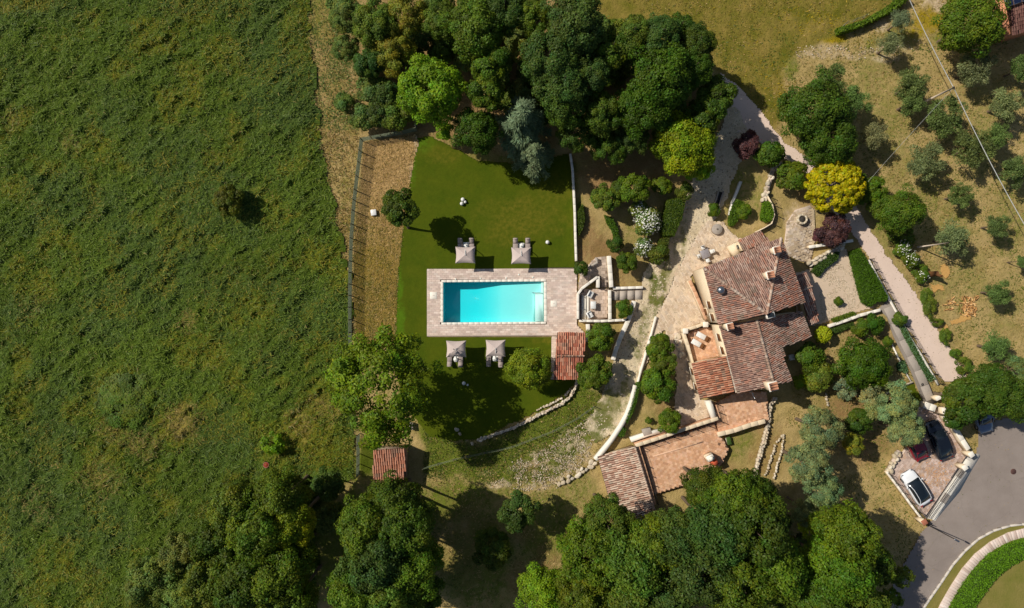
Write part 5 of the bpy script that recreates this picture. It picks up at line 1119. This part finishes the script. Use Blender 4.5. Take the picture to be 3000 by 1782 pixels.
def crown_broad(name, seed, n, leaf, nb, br=(.22,.34), fill=.66, low=-.35, jag=.0, fuzz=.12):
    r=np.random.default_rng(seed); c=[]; rad=[]
    while len(c)<nb:
        d=r.normal(size=3); d/=np.linalg.norm(d)
        if d[2]<low: continue
        k=r.uniform(.5,1.0)**.5*fill*(1+r.normal(0,jag)); q=d*k*np.array([1,1,.85])
        b=r.uniform(*br)
        if len(c)<nb*.85 and any(np.linalg.norm(q-cc)<b*.62 for cc in c) and r.random()<.8: continue
        c.append(q); rad.append(b)
    c=np.array(c); rad=np.array(rad); bt=r.uniform(.7,1.28,nb)
    i=r.choice(nb,n,p=rad**2/np.sum(rad**2)); d=unit(r.normal(size=(n,3))+unit(c)[i]*.55+np.array([0,0,.35]))
    rr=rad[i]*(1-np.abs(r.normal(0,.16,n))+r.exponential(fuzz,n)*.55)
    p=c[i]+d*rr[:,None]
    nr=unit(d*.8+unit(c)[i]*.3+np.array([0,0,.35])+r.normal(0,.5,(n,3)))
    hb=r.normal(0,.10,nb)[i][:,None]; tn=tone(bt[i],r,n)*np.concatenate([1+hb,np.ones((n,1)),1-hb],1)
    return MB().quads(leaf_quads(p,nr,leaf,r),tn).mesh(name,CROWN)
def crown_olive(name, seed, n, leaf):
    r=np.random.default_rng(seed); nb=34; a=r.uniform(0,2*np.pi,nb); rr=r.uniform(.05,.78,nb)**.7
    c=np.stack([np.cos(a)*rr,np.sin(a)*rr,r.uniform(-.35,.55,nb)*(1.15-rr*.6)],-1); rad=r.uniform(.18,.30,nb); bt=r.uniform(.75,1.25,nb)
    i=r.integers(0,nb,n); d=unit(r.normal(size=(n,3))+np.array([0,0,.3])); p=c[i]+d*(rad[i]*r.uniform(.55,1.1,n))[:,None]
    nr=unit(r.normal(size=(n,3))+np.array([0,0,.5])); tg=unit(c[i]*np.array([1,1,.3])+d)
    return MB().quads(leaf_quads(p,nr,leaf,r,.32,tg),tone(bt[i],r,n,.06)).mesh(name,CROWN)
def crown_cedar(name, seed, n, leaf):
    r=np.random.default_rng(seed); nb=70; k=r.random(nb); a=r.uniform(0,2*np.pi,nb)+k*5
    L=(1-k*.82)*r.uniform(.75,1.08,nb); z0=-.75+k*1.7; bt=r.uniform(.75,1.25,nb)
    i=r.choice(nb,n,p=L/np.sum(L)); t=r.random(n)**.75; side=r.normal(0,.055,n)*(.35+t)
    dx=np.cos(a)[i]; dy=np.sin(a)[i]
    p=np.stack([dx*L[i]*t-dy*side,dy*L[i]*t+dx*side,z0[i]-.34*L[i]*t**2+r.normal(0,.03,n)-np.abs(side)*.4],-1)
    tg=np.stack([dx-dy*np.sign(side)*.7,dy+dx*np.sign(side)*.7,-.5*t],-1); nr=unit(np.stack([dx*.2,dy*.2,np.ones(n)],-1)+r.normal(0,.3,(n,3)))
    return MB().quads(leaf_quads(p,nr,leaf,r,.22,unit(tg)),tone(bt[i],r,n,.05)).mesh(name,CROWN)
def crown_ball(name, seed, n, leaf):
    r=np.random.default_rng(seed); nb=150; c=unit(r.normal(size=(nb,3))); c[:,2]=np.abs(c[:,2])*1.0-.25*(r.random(nb)<.3); c=unit(c)*r.uniform(.82,.92,(nb,1))
    bt=r.uniform(.82,1.18,nb); i=r.integers(0,nb,n); d=unit(r.normal(size=(n,3))+c[i]*.7); p=c[i]+d*r.uniform(.09,.15,n)[:,None]
    return MB().quads(leaf_quads(p,unit(d+r.normal(0,.35,(n,3))),leaf,r),tone(bt[i],r,n)).mesh(name,CROWN)
def trunk_mesh(name, seed, nl=6, spread=.5, thick=.06):
    r=random.Random(seed); m=MB()                    # unit height to crown centre, crown radius 1 (scaled apart)
    m.tube([(0,0,-.06),(r.uniform(-.03,.03),r.uniform(-.03,.03),.35),(r.uniform(-.06,.06),r.uniform(-.06,.06),.75),(0,0,1.25)],[thick*1.5,thick,thick*.75,thick*.3],8)
    for k in range(nl):
        a=2*math.pi*k/nl+r.uniform(-.4,.4); z=r.uniform(.55,.8); e=spread*r.uniform(.7,1.2)
        m.tube([(0,0,z),(math.cos(a)*e*.5,math.sin(a)*e*.5,z+.18),(math.cos(a)*e,math.sin(a)*e,z+.26+r.uniform(0,.12))],[thick*.6,thick*.4,thick*.14],6)
    return m.mesh(name,BARK)
VAR={'big':[crown_broad('crown_big',200+k,20000,.034,100,(.14,.27),.80,-.7,.12,.16) for k in range(4)],
     'loose':[crown_broad('crown_loose',220+k,14000,.035,60,(.13,.24),.80,-.4,.12,.25) for k in range(3)],
     'spread':[crown_broad('crown_spread',230+k,26000,.027,150,(.08,.18),.88,-.6,.14,.3) for k in range(1)],
     'med':[crown_broad('crown_medium',240+k,8500,.052,32,(.20,.34),.72,-.5,.12) for k in range(3)],
     'bush':[crown_broad('crown_bush',260+k,4200,.07,20,(.22,.40),.66,-.3,.12) for k in range(3)],
     'airy':[crown_broad('crown_airy',280+k,2400,.075,22,(.15,.28),.75,-.3,.15,.3) for k in range(2)],
     'olive':[crown_olive('crown_olive',300+k,6500,.056) for k in range(4)],
     'cedar':[crown_cedar('crown_cedar',320+k,11000,.06) for k in range(2)],
     'ball':[crown_ball('crown_ball',340+k,13000,.052) for k in range(2)]}
TRK=[trunk_mesh('trunk',400+k) for k in range(4)]
SQ={'big':.95,'spread':.8,'loose':.95,'med':.95,'bush':.9,'airy':.9,'olive':.85,'cedar':1.25,'ball':.92}
SILV=('olive','olive2','cedar','pine','silver','purple')
# sunlit colours of the kinds
K={'dark':(72,94,28),'dark2':(72,95,42),'mid':(88,110,28),'mid2':(92,112,40),'bright':(110,140,28),'lime':(122,144,24),'yg':(124,134,26),'gold':(166,170,16),'olive':(128,138,88),'olive2':(104,124,64),'cedar':(116,132,96),'pine':(128,138,86),'silver':(116,128,84),'grey':(104,120,60),'purple':(90,58,60),'yellow':(168,176,34),'ochre':(128,124,44),'mead':(92,104,32),'glossy':(66,92,18)}
def tree(px, py, rp, zc, kind, colk, label, name=None, cat='tree', group=None, ry=1.0, sq=None, base=None):
    """crown centre seen at (px,py) with radius rp photo pixels, its centre zc metres up"""
    if py>1380 and zc>6 and kind in('big','loose'): zc*=1.22
    p=P(px,py,zc); R=rp/PX*(CAMH-zc)/CAMH*(.93 if kind=='olive' else 1.18 if (px<1500 and py<330) or (py>1380 and zc>7) else 1.1); v=VAR[kind]; i=int(px*7+py*13)
    name=name or {'olive':'olive_tree','cedar':'cedar_tree','bush':'shrub'}.get(kind,'tree')
    if name in('shrub','bush'): cat='shrub'
    b=p if base is None else P(base[0],base[1],0)
    t=thing(name,label,cat,(b[0],b[1],-.12),group)
    c=bpy.data.objects.new('crown',v[i%len(v)]); link(c,t); c.location=(float(p[0]-b[0]),float(p[1]-b[1]),zc+.12)
    s=(sq or SQ[kind])*(1.35 if py>1380 and zc>7 else 1); c.scale=(R,R*ry,R*s); c.rotation_euler[2]=(i%628)/100 if ry==1 else (i%2)*math.pi
    rr=random.Random(i); j=lambda: rr.uniform(.9,1.1)
    ck_=colk if isinstance(colk,str) else '';
    cl=lin(*(K[colk] if isinstance(colk,str) else colk)); c.color=(cl[0]*j()*1.02,cl[1]*j()*1.02,cl[2]*(1.0 if ck_ in SILV else .7),1)
    k=bpy.data.objects.new('trunk',TRK[i%4]); link(k,t); th=min(R,2.6) if zc>1.6 else R*.8
    k.scale=(th,th,zc+.12)
    if base is not None:                         # leaning stem
        L=math.hypot(p[0]-b[0],p[1]-b[1]); k.rotation_euler=(0,math.atan2(L,zc),math.atan2(p[1]-b[1],p[0]-b[0])); k.scale=(th,th,math.hypot(L,zc)*.95)
    return t
G1='trees of the grove north of the pool lawn'
T=[ # ---- grove above the lawn
(1022,50,46,4,'loose','grey','grey-green scrubby tree at the left edge of the upper grove'),
(1014,140,36,2.6,'loose','grey','low grey-green scrub tree just below the grove left corner'),
(1100,75,62,7,'loose','mid2','olive green loose tree second from the left in upper grove'),
(1190,45,56,7,'loose','ochre','brownish olive tree at the top edge of the grove'),
(1150,150,54,6.5,'loose','ochre','thin brownish-green tree above the bright round tree'),
(1075,190,40,4,'med','dark2','small dark tree in the shade of grove left side'),
(1262,271,86,8,'big','bright','large bright green round tree at the lower left of the grove'),
(1303,386,26,2,'bush','lime','small bright green shrub at the top edge of the lawn'),
(1392,92,76,9,'big','mid','yellow-green domed tree high in the left grove'),
(1290,60,50,7,'loose','mid2','dull green tree between two domed crowns at the top left'),
(1437,194,54,8.5,'med','mid','medium green tree in the middle of the left grove'),
(1424,270,50,8,'med','mid','medium green tree directly above the glossy dark tree'),
(1397,385,62,6.5,'big','glossy','glossy dark green tree beside the blue-grey cedar'),
(1480,25,62,9,'big','dark2','dark tree at top edge left of the tallest crowns'),
(1565,45,52,9,'loose','mid','spindly green tree at the top edge in the middle of the grove'),
(1545,150,46,7,'airy','ochre','sparse brownish tree in a gap of the grove'),
(1682,78,88,11,'big','dark2','broad dark blue-green tree at the top right of grove centre'),
(1607,176,82,10.5,'big','dark2','broad dark blue-green tree left of grove centre'),
(1650,248,76,10,'big','dark2','dark blue-green tree just above right of the cedar'),
(1724,222,62,9.5,'loose','dark2','dark tree with ragged crown at the centre of the grove'),
(1660,310,66,8.5,'loose','dark','dark ragged tree touching the right side of the cedar'),
(1790,150,60,9,'med','mid','lighter green tree right of the broad dark crowns'),
(1850,108,60,9.5,'big','mid2','dull green tree with small clumps along the field edge'),
(1932,112,62,9.5,'big','dark2','dark tree near the top right of grove by the field'),
(1990,85,44,8,'med','dark','dark round crown at the grove upper right bordering the field'),
(2040,130,54,8.5,'big','dark','dark tree at the right tip of the grove by the field'),
(2030,205,56,8.5,'big','glossy','deep green tree above the drive mouth'),
(1932,232,92,9.5,'big','glossy','very large deep green tree on the right side of the grove'),
(1890,318,78,8,'big','glossy','deep green tree below the largest right-hand crown'),
(2096,290,58,7,'med','dark','dark green tree overhanging the top of gravel drive'),
(2060,345,56,6.5,'med','dark','dark green tree shading the lane entrance'),
(1760,330,60,8,'loose','dark','dark tree in the shaded hollow right of the cedar'),
(1690,392,54,5.5,'loose','dark','dark low tree at the top end of the lawn wall'),
(1790,425,50,5,'loose','dark','dark leafy tree over the shaded earth bank'),
(1850,400,50,5.5,'loose','dark2','dark bluish tree above the bare earth bank'),
(2003,425,84,6,'big','lime','large lime green tree beside the shaded lane'),
(2045,490,46,4,'med','lime','lime green lower crown hanging over the lane'),
(1062,345,36,1.8,'bush','grey','grey-green scrub just above the fence corner'),
(1105,330,40,2,'bush','dark2','dark scrub above the middle of the top fence'),
(1155,345,38,2,'bush','mid2','green scrub above the right half of the top fence'),
(1195,325,34,1.8,'bush','mid2','green scrub left of the bright round tree'),
(1085,262,38,2.2,'bush','grey','grey-green scrub between the strip and bright tree'),
(1130,275,40,2.4,'bush','dark2','dark scrub left of the bright round tree'),
(1000,20,40,1.6,'bush','grey','grey-green scrub at the top of the meadow edge'),
(1008,300,26,1.2,'bush','grey','small grey-green scrub on the meadow edge strip'),
# ---- trees by the drive
(2190,425,38,2.6,'bush','purple','purple-leaved tree by the top of the stony lane'),
(2255,452,40,2.4,'bush','dark','dark green shrub right of the purple-leaved tree'),
(2425,235,58,3.6,'olive','olive2','grey-green olive on top of the dark drive-side trees'),
(2378,322,86,5.5,'big','dark','large dark tree on the right side of gravel drive'),
(2425,410,76,5,'big','dark','dark green tree between drive and olive grove'),
(2505,300,56,3.4,'olive','olive2','olive tree touching the large dark drive-side tree'),
(2442,546,76,3.4,'ball','gold','golden yellow round tree beside the gravel drive'),
(2545,560,46,2.6,'med','mid','green shrub-like tree right of the golden tree'),
(2575,600,38,2.4,'med','mid2','small green tree below right of the golden tree'),
(2632,620,62,4.0,'big','mid','broad green tree on the bank east of the drive'),
(2445,672,46,2.2,'med','purple','dark purple tree between flagstone patio and drive'),
(2405,690,22,1.3,'bush','purple','small purple shrub at the corner of flagstone patio'),
(2842,66,84,5.5,'big','mid','broad green tree beside the house with solar panels'),
# ---- pool garden trees
(1172,616,54,5.6,'med','dark','small leaning tree on straw strip left of the lawn'),
(1112,1132,142,10,'spread',(102,122,22),'huge yellow-green spreading tree southwest of the pool'),
(1545,1082,62,3,'loose',(108,126,28),'yellow-green feathery tree left of the pool house'),
(1760,990,44,2.6,'med','mid','leafy green tree right of the pool house roof'),
(1746,1092,50,2.8,'med','mid','leafy green tree by pool house lower corner'),
(1828,905,26,1.2,'bush','mid','round green shrub in the walled bed beside the ramp'),
(1702,788,22,1.4,'bush','dark','dark green shrub at the top right corner of pool deck'),
(1668,590,6,.4,'bush','mead','tiny tuft'),
(668,592,44,2.2,'med','mead','lone bushy tree standing in the meadow'),
# ---- garden between lawn wall and lane
(1858,555,44,3,'med','mid','rounded green tree in the middle of garden bank'),
(1776,585,40,2.6,'med','mid2','yellowish-green tree left of the rounded garden tree'),
(1815,560,32,2.4,'med','dark','dark tree squeezed between two garden trees'),
(1940,545,28,1.3,'bush','mid','small round shrub on the garden slope'),
(1802,715,24,1.4,'bush','dark','small dark shrub above the low garden wall'),
(1838,768,32,2,'med','mid','bright green round shrub tree by the garden wall end'),
(1928,742,32,1.4,'bush','mead','olive-toned shrub beside the stony lane'),
(2320,515,44,2,'bush','mid','spreading green shrub left of the golden tree'),
(2180,620,22,.9,'bush','mid','small shrub near the garden terrace steps'),
(2090,616,20,.9,'bush','mid','small shrub between lane and trough'),
(2005,560,26,1.8,'bush','mead','narrow shrub hanging over the lane edge'),
# ---- front garden
(1927,1022,40,2.6,'med','mid','green citrus tree nearest the forecourt corner'),
(1945,1062,36,2.4,'med','mid2','green citrus tree second from the forecourt corner'),
(1925,1128,52,2.6,'med','mid','broad green tree in the front garden bed'),
(1962,1234,34,2,'med','mid','round green tree beside the lower paved corner'),
(1900,1232,10,.5,'bush','mid','tiny round shrub on the front garden grass'),
(2410,980,23,1.3,'ball','yellow','yellow clipped ball shrub at the east corner of house'),
(2370,1050,44,1.8,'bush','mid','green shrub in the shade behind the house'),
(2400,1105,42,1.8,'bush','mid2','green shrub below the shaded back yard'),
(2345,1120,22,1.2,'bush','lime','light green shrub in the back yard shadow'),
(2530,1068,72,2.6,'big','glossy','very large dark clipped evergreen behind the house'),
(2475,1140,34,1.4,'airy','cedar','grey-green lavender-like shrub below the big evergreen'),
(2560,950,30,1.2,'bush','glossy','dark green ball shrub at the path corner'),
(2520,960,26,1.2,'bush','mid','green shrub left of the dark ball shrub by path'),
(2600,1000,14,.6,'bush','mid','tiny shrub at the edge of grey path'),
(2635,935,20,.8,'bush','mid2','small shrub at the top end of the railing strip'),
(2456,883,13,.6,'bush','mid','tiny round shrub alone on the gravel court'),
# ---- lower right
(2620,1185,62,5,'loose','pine','grey-green pine overhanging the car park upper side'),
(2652,1262,50,5,'loose','pine','grey-green pine reaching over the dark red car'),
(2560,1170,40,3.5,'airy','pine','thin grey-green pine above the mown patch'),
(2517,1232,40,2.4,'med','dark','deep green shrub tree between the two pines'),
(2402,1255,60,6,'loose','silver','silvery conifer nearest the stone strips'),
(2365,1360,62,6.5,'loose','silver','silvery conifer right of the big oaks'),
(2410,1435,50,6,'loose','silver','silvery conifer above the pale ochre shrub'),
(2362,1495,42,5,'loose','pine','dull conifer squeezed between the oaks'),
(2497,1300,32,4,'med','ochre','yellowish conifer tip among silvery conifers'),
(2372,1545,32,4,'airy','yellow','pale yellow leafy tree between the big oaks'),
(2822,1170,66,5,'med','dark','green tree overhanging the car park right wall'),
(2900,1140,70,5,'big','dark','green tree in the row above the road'),
(2968,1165,66,5,'big','dark','dark green tree at right edge above the road'),
(2800,1225,34,4,'med','dark','small green crown above the black car'),
(2985,1090,44,4,'loose','olive2','dull green tree at right edge below the last olives'),
# ---- big oaks at the bottom right
(2065,1428,58,7.5,'big','dark','dark oak next to the barbecue'),
(2145,1468,82,9,'big','mid','tall oak in the middle of the lower right wood'),
(2212,1455,62,8.5,'big','dark','dark oak beside the silvery conifers'),
(2200,1545,94,10,'big','dark','broad dark oak below the tall central oak'),
(2090,1560,86,10,'big','dark2','bluish dark oak left of the broad dark oak'),
(2260,1660,86,9.5,'big','mid','bright-topped oak near the bottom edge'),
(2155,1700,90,10,'big','mid','oak with yellowish clumps at the bottom edge'),
(2040,1665,90,10,'big','dark2','bluish dark oak at the bottom edge'),
(2480,1565,82,8.5,'big','mid','mid green oak left of the dry road verge'),
(2440,1670,88,9,'big','mid','mid green oak above the bottom edge near road'),
(2545,1640,60,7.5,'med','dark','dark oak shading the road verge'),
(2380,1755,80,9,'big','dark','dark oak cut by bottom edge in the right wood'),
(2500,1765,70,8,'big','mid2','mid green oak cut by bottom edge by the road'),
(2640,1690,34,4,'airy','mid2','thin young tree at the roadside'),
(2600,1760,40,4,'airy','mid','thin leafy tree at the bottom by the road'),
# ---- bottom middle wood
(1775,1528,66,8,'big','mid2','oak hiding the lower end of the garage roof'),
(1905,1592,78,9,'big','mid','oak right of the garage roof end'),
(1730,1615,82,8.5,'big','mid','mid green oak on the left side of the middle wood'),
(1850,1640,90,9.5,'big','mid2','broad oak in the heart of the middle wood'),
(1970,1580,78,9.5,'big','dark2','dark oak between middle and right woods'),
(1590,1730,66,6,'big','bright','bright green tree at the bottom edge of middle wood'),
(1710,1745,76,7.5,'big','mid','oak right of the bright green tree at bottom edge'),
(1850,1755,76,8.5,'big','mid2','oak at the bottom edge in the middle wood'),
(1950,1745,70,9,'big','dark2','dark oak at the bottom edge between the woods'),
(1515,1495,56,4.5,'med','dark2','lone dark tree on the slope left of the middle wood'),
(1445,1600,58,3.5,'med','dark','shaded dark tree below the lone slope tree'),
# ---- bottom left wood
(1158,1478,72,8,'big','dark','dark tree overhanging the tiled shed'),
(1080,1540,80,9,'big','mid','tall tree below left of the shed'),
(1190,1545,80,9,'big','dark','dark tree at the right side of lower left wood'),
(1110,1640,86,9.5,'big','dark2','broad tree in the heart of the lower left wood'),
(1215,1655,74,8.5,'big','mid','tree with yellowish clumps beside the shaded bank'),
(1040,1720,70,9,'big','mid','tree at the bottom edge left of the broad one'),
(1140,1750,80,9,'big','mid2','tree at the bottom edge below the broad one'),
(1235,1745,56,7.5,'med','dark','dark tree at the bottom edge by the shaded bank'),
(960,1420,44,3.5,'med','dark2','low dark tree left of the shed tree'),
(822,1462,72,8,'big','mid','tall green tree nearest the red pot in meadow'),
(705,1480,74,7,'big','mid2','pale green tree at the upper left of meadow wood'),
(770,1560,84,9,'big','mid','broad green tree in the middle of meadow wood'),
(850,1540,64,8.5,'big','yg','yellow-topped tree on the right side of meadow wood'),
(660,1590,76,7,'loose','dark','dark tree at the left side of meadow wood'),
(830,1670,84,9,'big','mid','yellowish-green tree low in the meadow wood'),
(730,1700,86,9,'big','dark','dark tree at the bottom edge of meadow wood'),
(620,1710,76,7.5,'loose','mid2','tree at the bottom edge left in meadow wood'),
(860,1765,60,8,'big','mid2','tree cut by bottom edge right in meadow wood'),
(530,1620,62,4,'loose','grey','greyish willow-like tree in the lower meadow'),
(450,1710,76,4.5,'loose','grey','greyish willow-like tree at the bottom of the meadow'),
(540,1745,60,5,'loose','grey','greyish tree at the bottom edge beside the meadow wood'),
(370,1165,84,.45,'loose','mead','low spreading yellowish shrub mass in the meadow'),
(800,1300,34,1.4,'airy','bright','light green weedy shrub above the red pot'),
]
T=[t for t in T if t[6]!='tiny tuft']
for (px,py,rp,zc,kd,ck,lb) in T:
    kw={}
    if rp==54 and zc==5.6: kw=dict(base=(1196,668))
    if py<470 and px<2110 and px>1000: kw['group']=G1
    if lb.startswith('low spreading'): kw['sq']=.2; kw['name']='shrub'
    tree(px,py,rp,zc,kd,ck,lb,**kw)
UG=np.random.default_rng(31)
for poly,n,lb,gp in (([(1060,20),(1250,0),(1600,0),(1800,80),(2050,120),(2100,280),(1990,420),(1850,430),(1700,400),(1480,330),(1300,250),(1100,240)],84,'dark undergrowth shrub in the gaps of the upper grove','undergrowth shrubs of the upper grove'),
    ([(940,1460),(1240,1480),(1250,1780),(960,1780)],14,'dark undergrowth shrub between the lower left trees','undergrowth shrubs of the lower left wood'),
    ([(1700,1560),(2300,1480),(2560,1600),(2560,1780),(1640,1780)],34,'dark undergrowth shrub between the lower oaks','undergrowth shrubs of the lower oak wood'),
    ([(420,1640),(620,1500),(900,1440),(940,1600),(940,1790),(330,1790)],40,'undergrowth shrub between the meadow wood trees','undergrowth shrubs of the meadow wood')):
    xs=[p[0] for p in poly]; ys=[p[1] for p in poly]; k=0
    while k<n:
        a,b=UG.uniform(min(xs),max(xs)),UG.uniform(min(ys),max(ys))
        if pip(np.array([a]),np.array([b]),poly)[0]: tree(a,b,UG.uniform(26,44),UG.uniform(1.2,2.6),'bush',['dark','dark2','mid2','grey'][k%4],lb,group=gp); k+=1
# two weeping cedars
tree(1528,352,84,7,'cedar','cedar','tall blue-grey weeping cedar at the top of the lawn',ry=1.3)
tree(1566,455,70,4.6,'cedar','cedar','lower blue-grey weeping cedar overhanging the lawn')
# olives of the grove
OL=[(2672,248,62,'olive2','large olive with a bare branch left of the utility pole'),(2672,300,50,'olive2','olive crown right at the foot of the utility pole'),
(2768,345,66,'olive2','large olive directly below the utility pole top'),(2855,200,62,'olive','airy olive below the broad green tree'),
(2950,305,58,'olive','olive third down along the right edge of the grove'),(2850,432,66,'olive2','large olive crossed by the cable below the pole'),
(2920,400,50,'olive2','olive right of the cable in the upper grove'),(2708,470,62,'olive','pale sparse olive left of the small round olives'),
(2972,500,56,'olive2','olive at the right edge crossed by the cable'),(2815,572,42,'olive2','small round dense olive in the middle of the grove'),
(2925,660,42,'olive2','small round olive near the right edge'),(2788,700,64,'olive','very sparse olive above the long pole shadow'),
(2925,856,44,'olive2','round olive right of the firewood'),(2918,1018,54,'olive2','olive near the lower end of the grove'),
(2995,200,44,'olive2','olive cut by the right edge near the top'),(2998,765,24,'olive2','olive just entering at the right edge'),
(2560,400,52,'olive','sparse twiggy olive right of the dark drive-side tree'),(2610,130,46,'olive','grey shrubby olive at the stone row by the upper field'),(2640,60,40,'cedar','grey-green shrub under the overhead cable at the top')]
for k,(a,b,r,c,lb) in enumerate(OL):
    tree(a,b,r,2.0+r/60,'olive',c,lb,group='olive trees of the grove')
# flowering shrubs
FLW=mat_plain('white_petals',(232,230,216),.7,.2)
def flowers(t_px, t_py, rp, zc, n, label, ck='grey', name='flowering_shrub'):
    t=tree(t_px,t_py,rp,zc,'bush',ck,label,name=name,cat='shrub'); p=P(t_px,t_py,zc); R=rp/PX
    r=np.random.default_rng(int(t_px)); d=unit(r.normal(size=(n,3))+np.array([0,0,.8])); q=p+d*R*np.array([1,1,.9])*r.uniform(.85,1.1,(n,1))
    MB().quads(leaf_quads(q,unit(d+r.normal(0,.3,(n,3))),.075,r,.9)).build('blossom',FLW,t,kind='stuff'); return t
flowers(1898,650,40,1.6,420,'large shrub covered in white blossom on the garden bank')
flowers(1870,612,26,1.3,90,'shrub with a few white blossoms above the large flowering one')
flowers(1885,725,28,1.2,260,'smaller white blossom shrub near the lane')
flowers(2645,728,26,.8,90,'low white-flowered shrub on the bank east of the drive',ck='mid')
flowers(2668,760,26,.8,80,'white-flowered ground shrub below the first on drive bank',ck='mid')
flowers(2700,810,20,.7,50,'small white-flowered shrub further down the drive bank',ck='mid')
for k,(a,b,r) in enumerate([(2725,900,18),(2745,945,16),(2770,985,16),(2800,1035,16),(2650,690,26),(2625,680,22),(2690,790,22),(2715,870,16),(2820,1070,20)]):
    lb=['low green bank shrub beside the ochre earth patch','low green bank shrub near the rubble','low shrub at the middle of drive bank','low shrub near the lower end of drive bank','green ground shrub under the broad bank tree','green ground shrub left of bank flowers','green shrub between two white-flowered ones','green shrub by the firewood side of drive','green shrub at the bottom end of the drive'][k]
    tree(a,b,r*1.15,.45,'airy','mid2',lb,name='bush',ry=[1.7,.7,1.4,.8,1.0,1.5,.75,1.6,1.2][k],sq=.6)

# -------- hedges: leafy mass over a closed core
HCORE=mat_noise('hedge_core',(44,62,18),(36,52,14),(50,66,20),2,12)
HLEAF=mat_leaf('hedge_leaves',False,.25)
def hedge(label, pts, h, cols, dens=260, leaf=.07, name='hedge', z=0):
    w=PL(pts,h); c=np.mean(w,0); t=thing(name,label,'hedge',(c[0],c[1],z))
    MB().prism([tuple(c[:2]+(p[:2]-c[:2])*.94) for p in w],z-.1,h-.08).build('core',HCORE,t)
    r=np.random.default_rng(int(pts[0][0]+pts[0][1])); xs=[p[0] for p in w]; ys=[p[1] for p in w]
    A=(max(xs)-min(xs))*(max(ys)-min(ys)); n=int(A*dens*1.3); x=r.uniform(min(xs),max(xs),n); y=r.uniform(min(ys),max(ys),n); k=pip(x,y,w)
    p=np.stack([x[k],y[k],h+r.normal(0,.06,k.sum())+.14*(fbm(x[k]*2,y[k]*2,5)-.5)],-1); nr=unit(np.array([0,0,1.])+r.normal(0,.55,p.shape))
    Q=[p]; NR=[nr]
    for i in range(len(w)):
        a,b=w[i],w[(i+1)%len(w)]; L=np.linalg.norm((b-a)[:2]); m=int(L*(h-z)*dens*.9); u=r.random(m)[:,None]
        o=np.array([(b-a)[1],-(b-a)[0],0])/max(L,1e-6)
        s=a*(1-u)+b*u; s[:,2]=z+r.random(m)*(h-z); s+=r.normal(0,.05,s.shape); Q.append(s); NR.append(unit(o*np.sign(np.dot(o,(a+b)/2-c))+np.array([0,0,.3])+r.normal(0,.5,s.shape)))
    Q=np.concatenate(Q); NR=np.concatenate(NR); cc=pick(Q[:,0],r,cols)
    MB().quads(leaf_quads(Q,NR,leaf,r),cc).build('foliage',HLEAF,t); return t
GRN=[(76,108,20),(66,98,16),(90,120,26),(58,88,14)]
hedge('broad flat-topped green hedge between gravel court and drive',[(2494,738),(2520,728),(2548,775),(2578,825),(2602,870),(2598,882),(2570,884),(2552,898),(2532,885),(2515,825)],.9,[(72,104,14),(80,112,18),(60,92,10)])
hedge('narrow green hedge along the curved white wall',[(1878,1120),(1866,1175),(1856,1205),(1838,1240),(1832,1232),(1846,1195),(1856,1160),(1868,1122)],.8,GRN)
hedge('short green hedge piece at the bend of the white wall',[(1834,1258),(1830,1275),(1820,1283),(1810,1274),(1824,1252)],.7,GRN)
hedge('low hedge strip on the south side of gravel court',[(2440,935),(2505,914),(2510,922),(2448,946)],.6,[(92,112,24),(80,104,20),(104,122,30)])
hedge('tall green hedge along the stony lane',[(1958,586),(1994,580),(2008,590),(1998,640),(1976,690),(1946,690),(1938,670)],1.6,[(76,96,20),(66,88,16),(90,104,26),(54,78,16)])
hedge('lower continuation of lane hedge beside the white blossom shrubs',[(1936,700),(1962,695),(1952,740),(1936,755),(1922,752)],1.3,[(76,92,22),(66,84,16),(96,100,34)])
hedge('wavy clipped hedge on the garden terrace',[(2160,585),(2180,592),(2184,606),(2168,622),(2160,650),(2148,662),(2138,658),(2140,625),(2148,600)],.7,[(80,108,18),(70,98,14),(92,118,24)])
hedge('bright green hedge beside the curved garden railing',[(2240,590),(2256,592),(2268,625),(2262,645),(2246,650),(2232,640),(2236,610)],.7,[(96,132,20),(84,120,16),(110,142,26)])
hedge('strip of shrubs along the garden side of the lawn wall',[(1692,620),(1708,600),(1714,640),(1708,670),(1696,690)],.6,[(74,90,20),(64,82,16)])
hedge('curving low hedge across the garden slope',[(1772,630),(1795,640),(1810,670),(1812,695),(1800,700),(1795,675),(1780,655)],.6,GRN)
hedge('bright green hedge ring inside the road bend',[(3110,1590),(3000,1582),(2950,1600),(2900,1630),(2860,1672),(2825,1720),(2795,1770),(2760,1850),(2830,1850),(2850,1790),(2885,1740),(2925,1690),(2970,1655),(3000,1640),(3110,1635)],.7,[(92,132,20),(80,118,16),(104,146,26)],150,.08,z=.08)
hedge('overgrown bright green hedge row beside the upper field',[(2455,82),(2530,60),(2590,25),(2620,5),(2650,-30),(2670,-10),(2620,30),(2560,60),(2500,85),(2462,95)],1.0,[(96,124,26),(84,110,20),(112,136,34)],140,.09)
hedge('row of low blue-green plants beside the grey path',[(2632,950),(2648,950),(2680,1010),(2715,1075),(2740,1110),(2725,1120),(2690,1060),(2660,1005)],.3,[(104,140,96),(90,124,80),(80,110,50)],160,.07,name='plant_row')
hedge('ground plants beside the lower grey path',[(2630,1065),(2650,1055),(2660,1085),(2655,1095),(2632,1085)],.3,[(96,132,86),(84,116,70)],160,.07,name='plant_row')
hedge('leafy plants below the retaining wall by the court',[(2430,965),(2500,945),(2505,955),(2440,980)],.4,[(80,104,40),(70,94,34)],160,.07,name='plant_row')
hedge('dark ivy bed at the foot of patio stair wall',[(2380,795),(2400,770),(2430,745),(2460,735),(2455,760),(2420,785),(2400,810)],.6,[(60,86,26),(52,76,24),(74,96,36)],200,.08,name='ivy_bed')
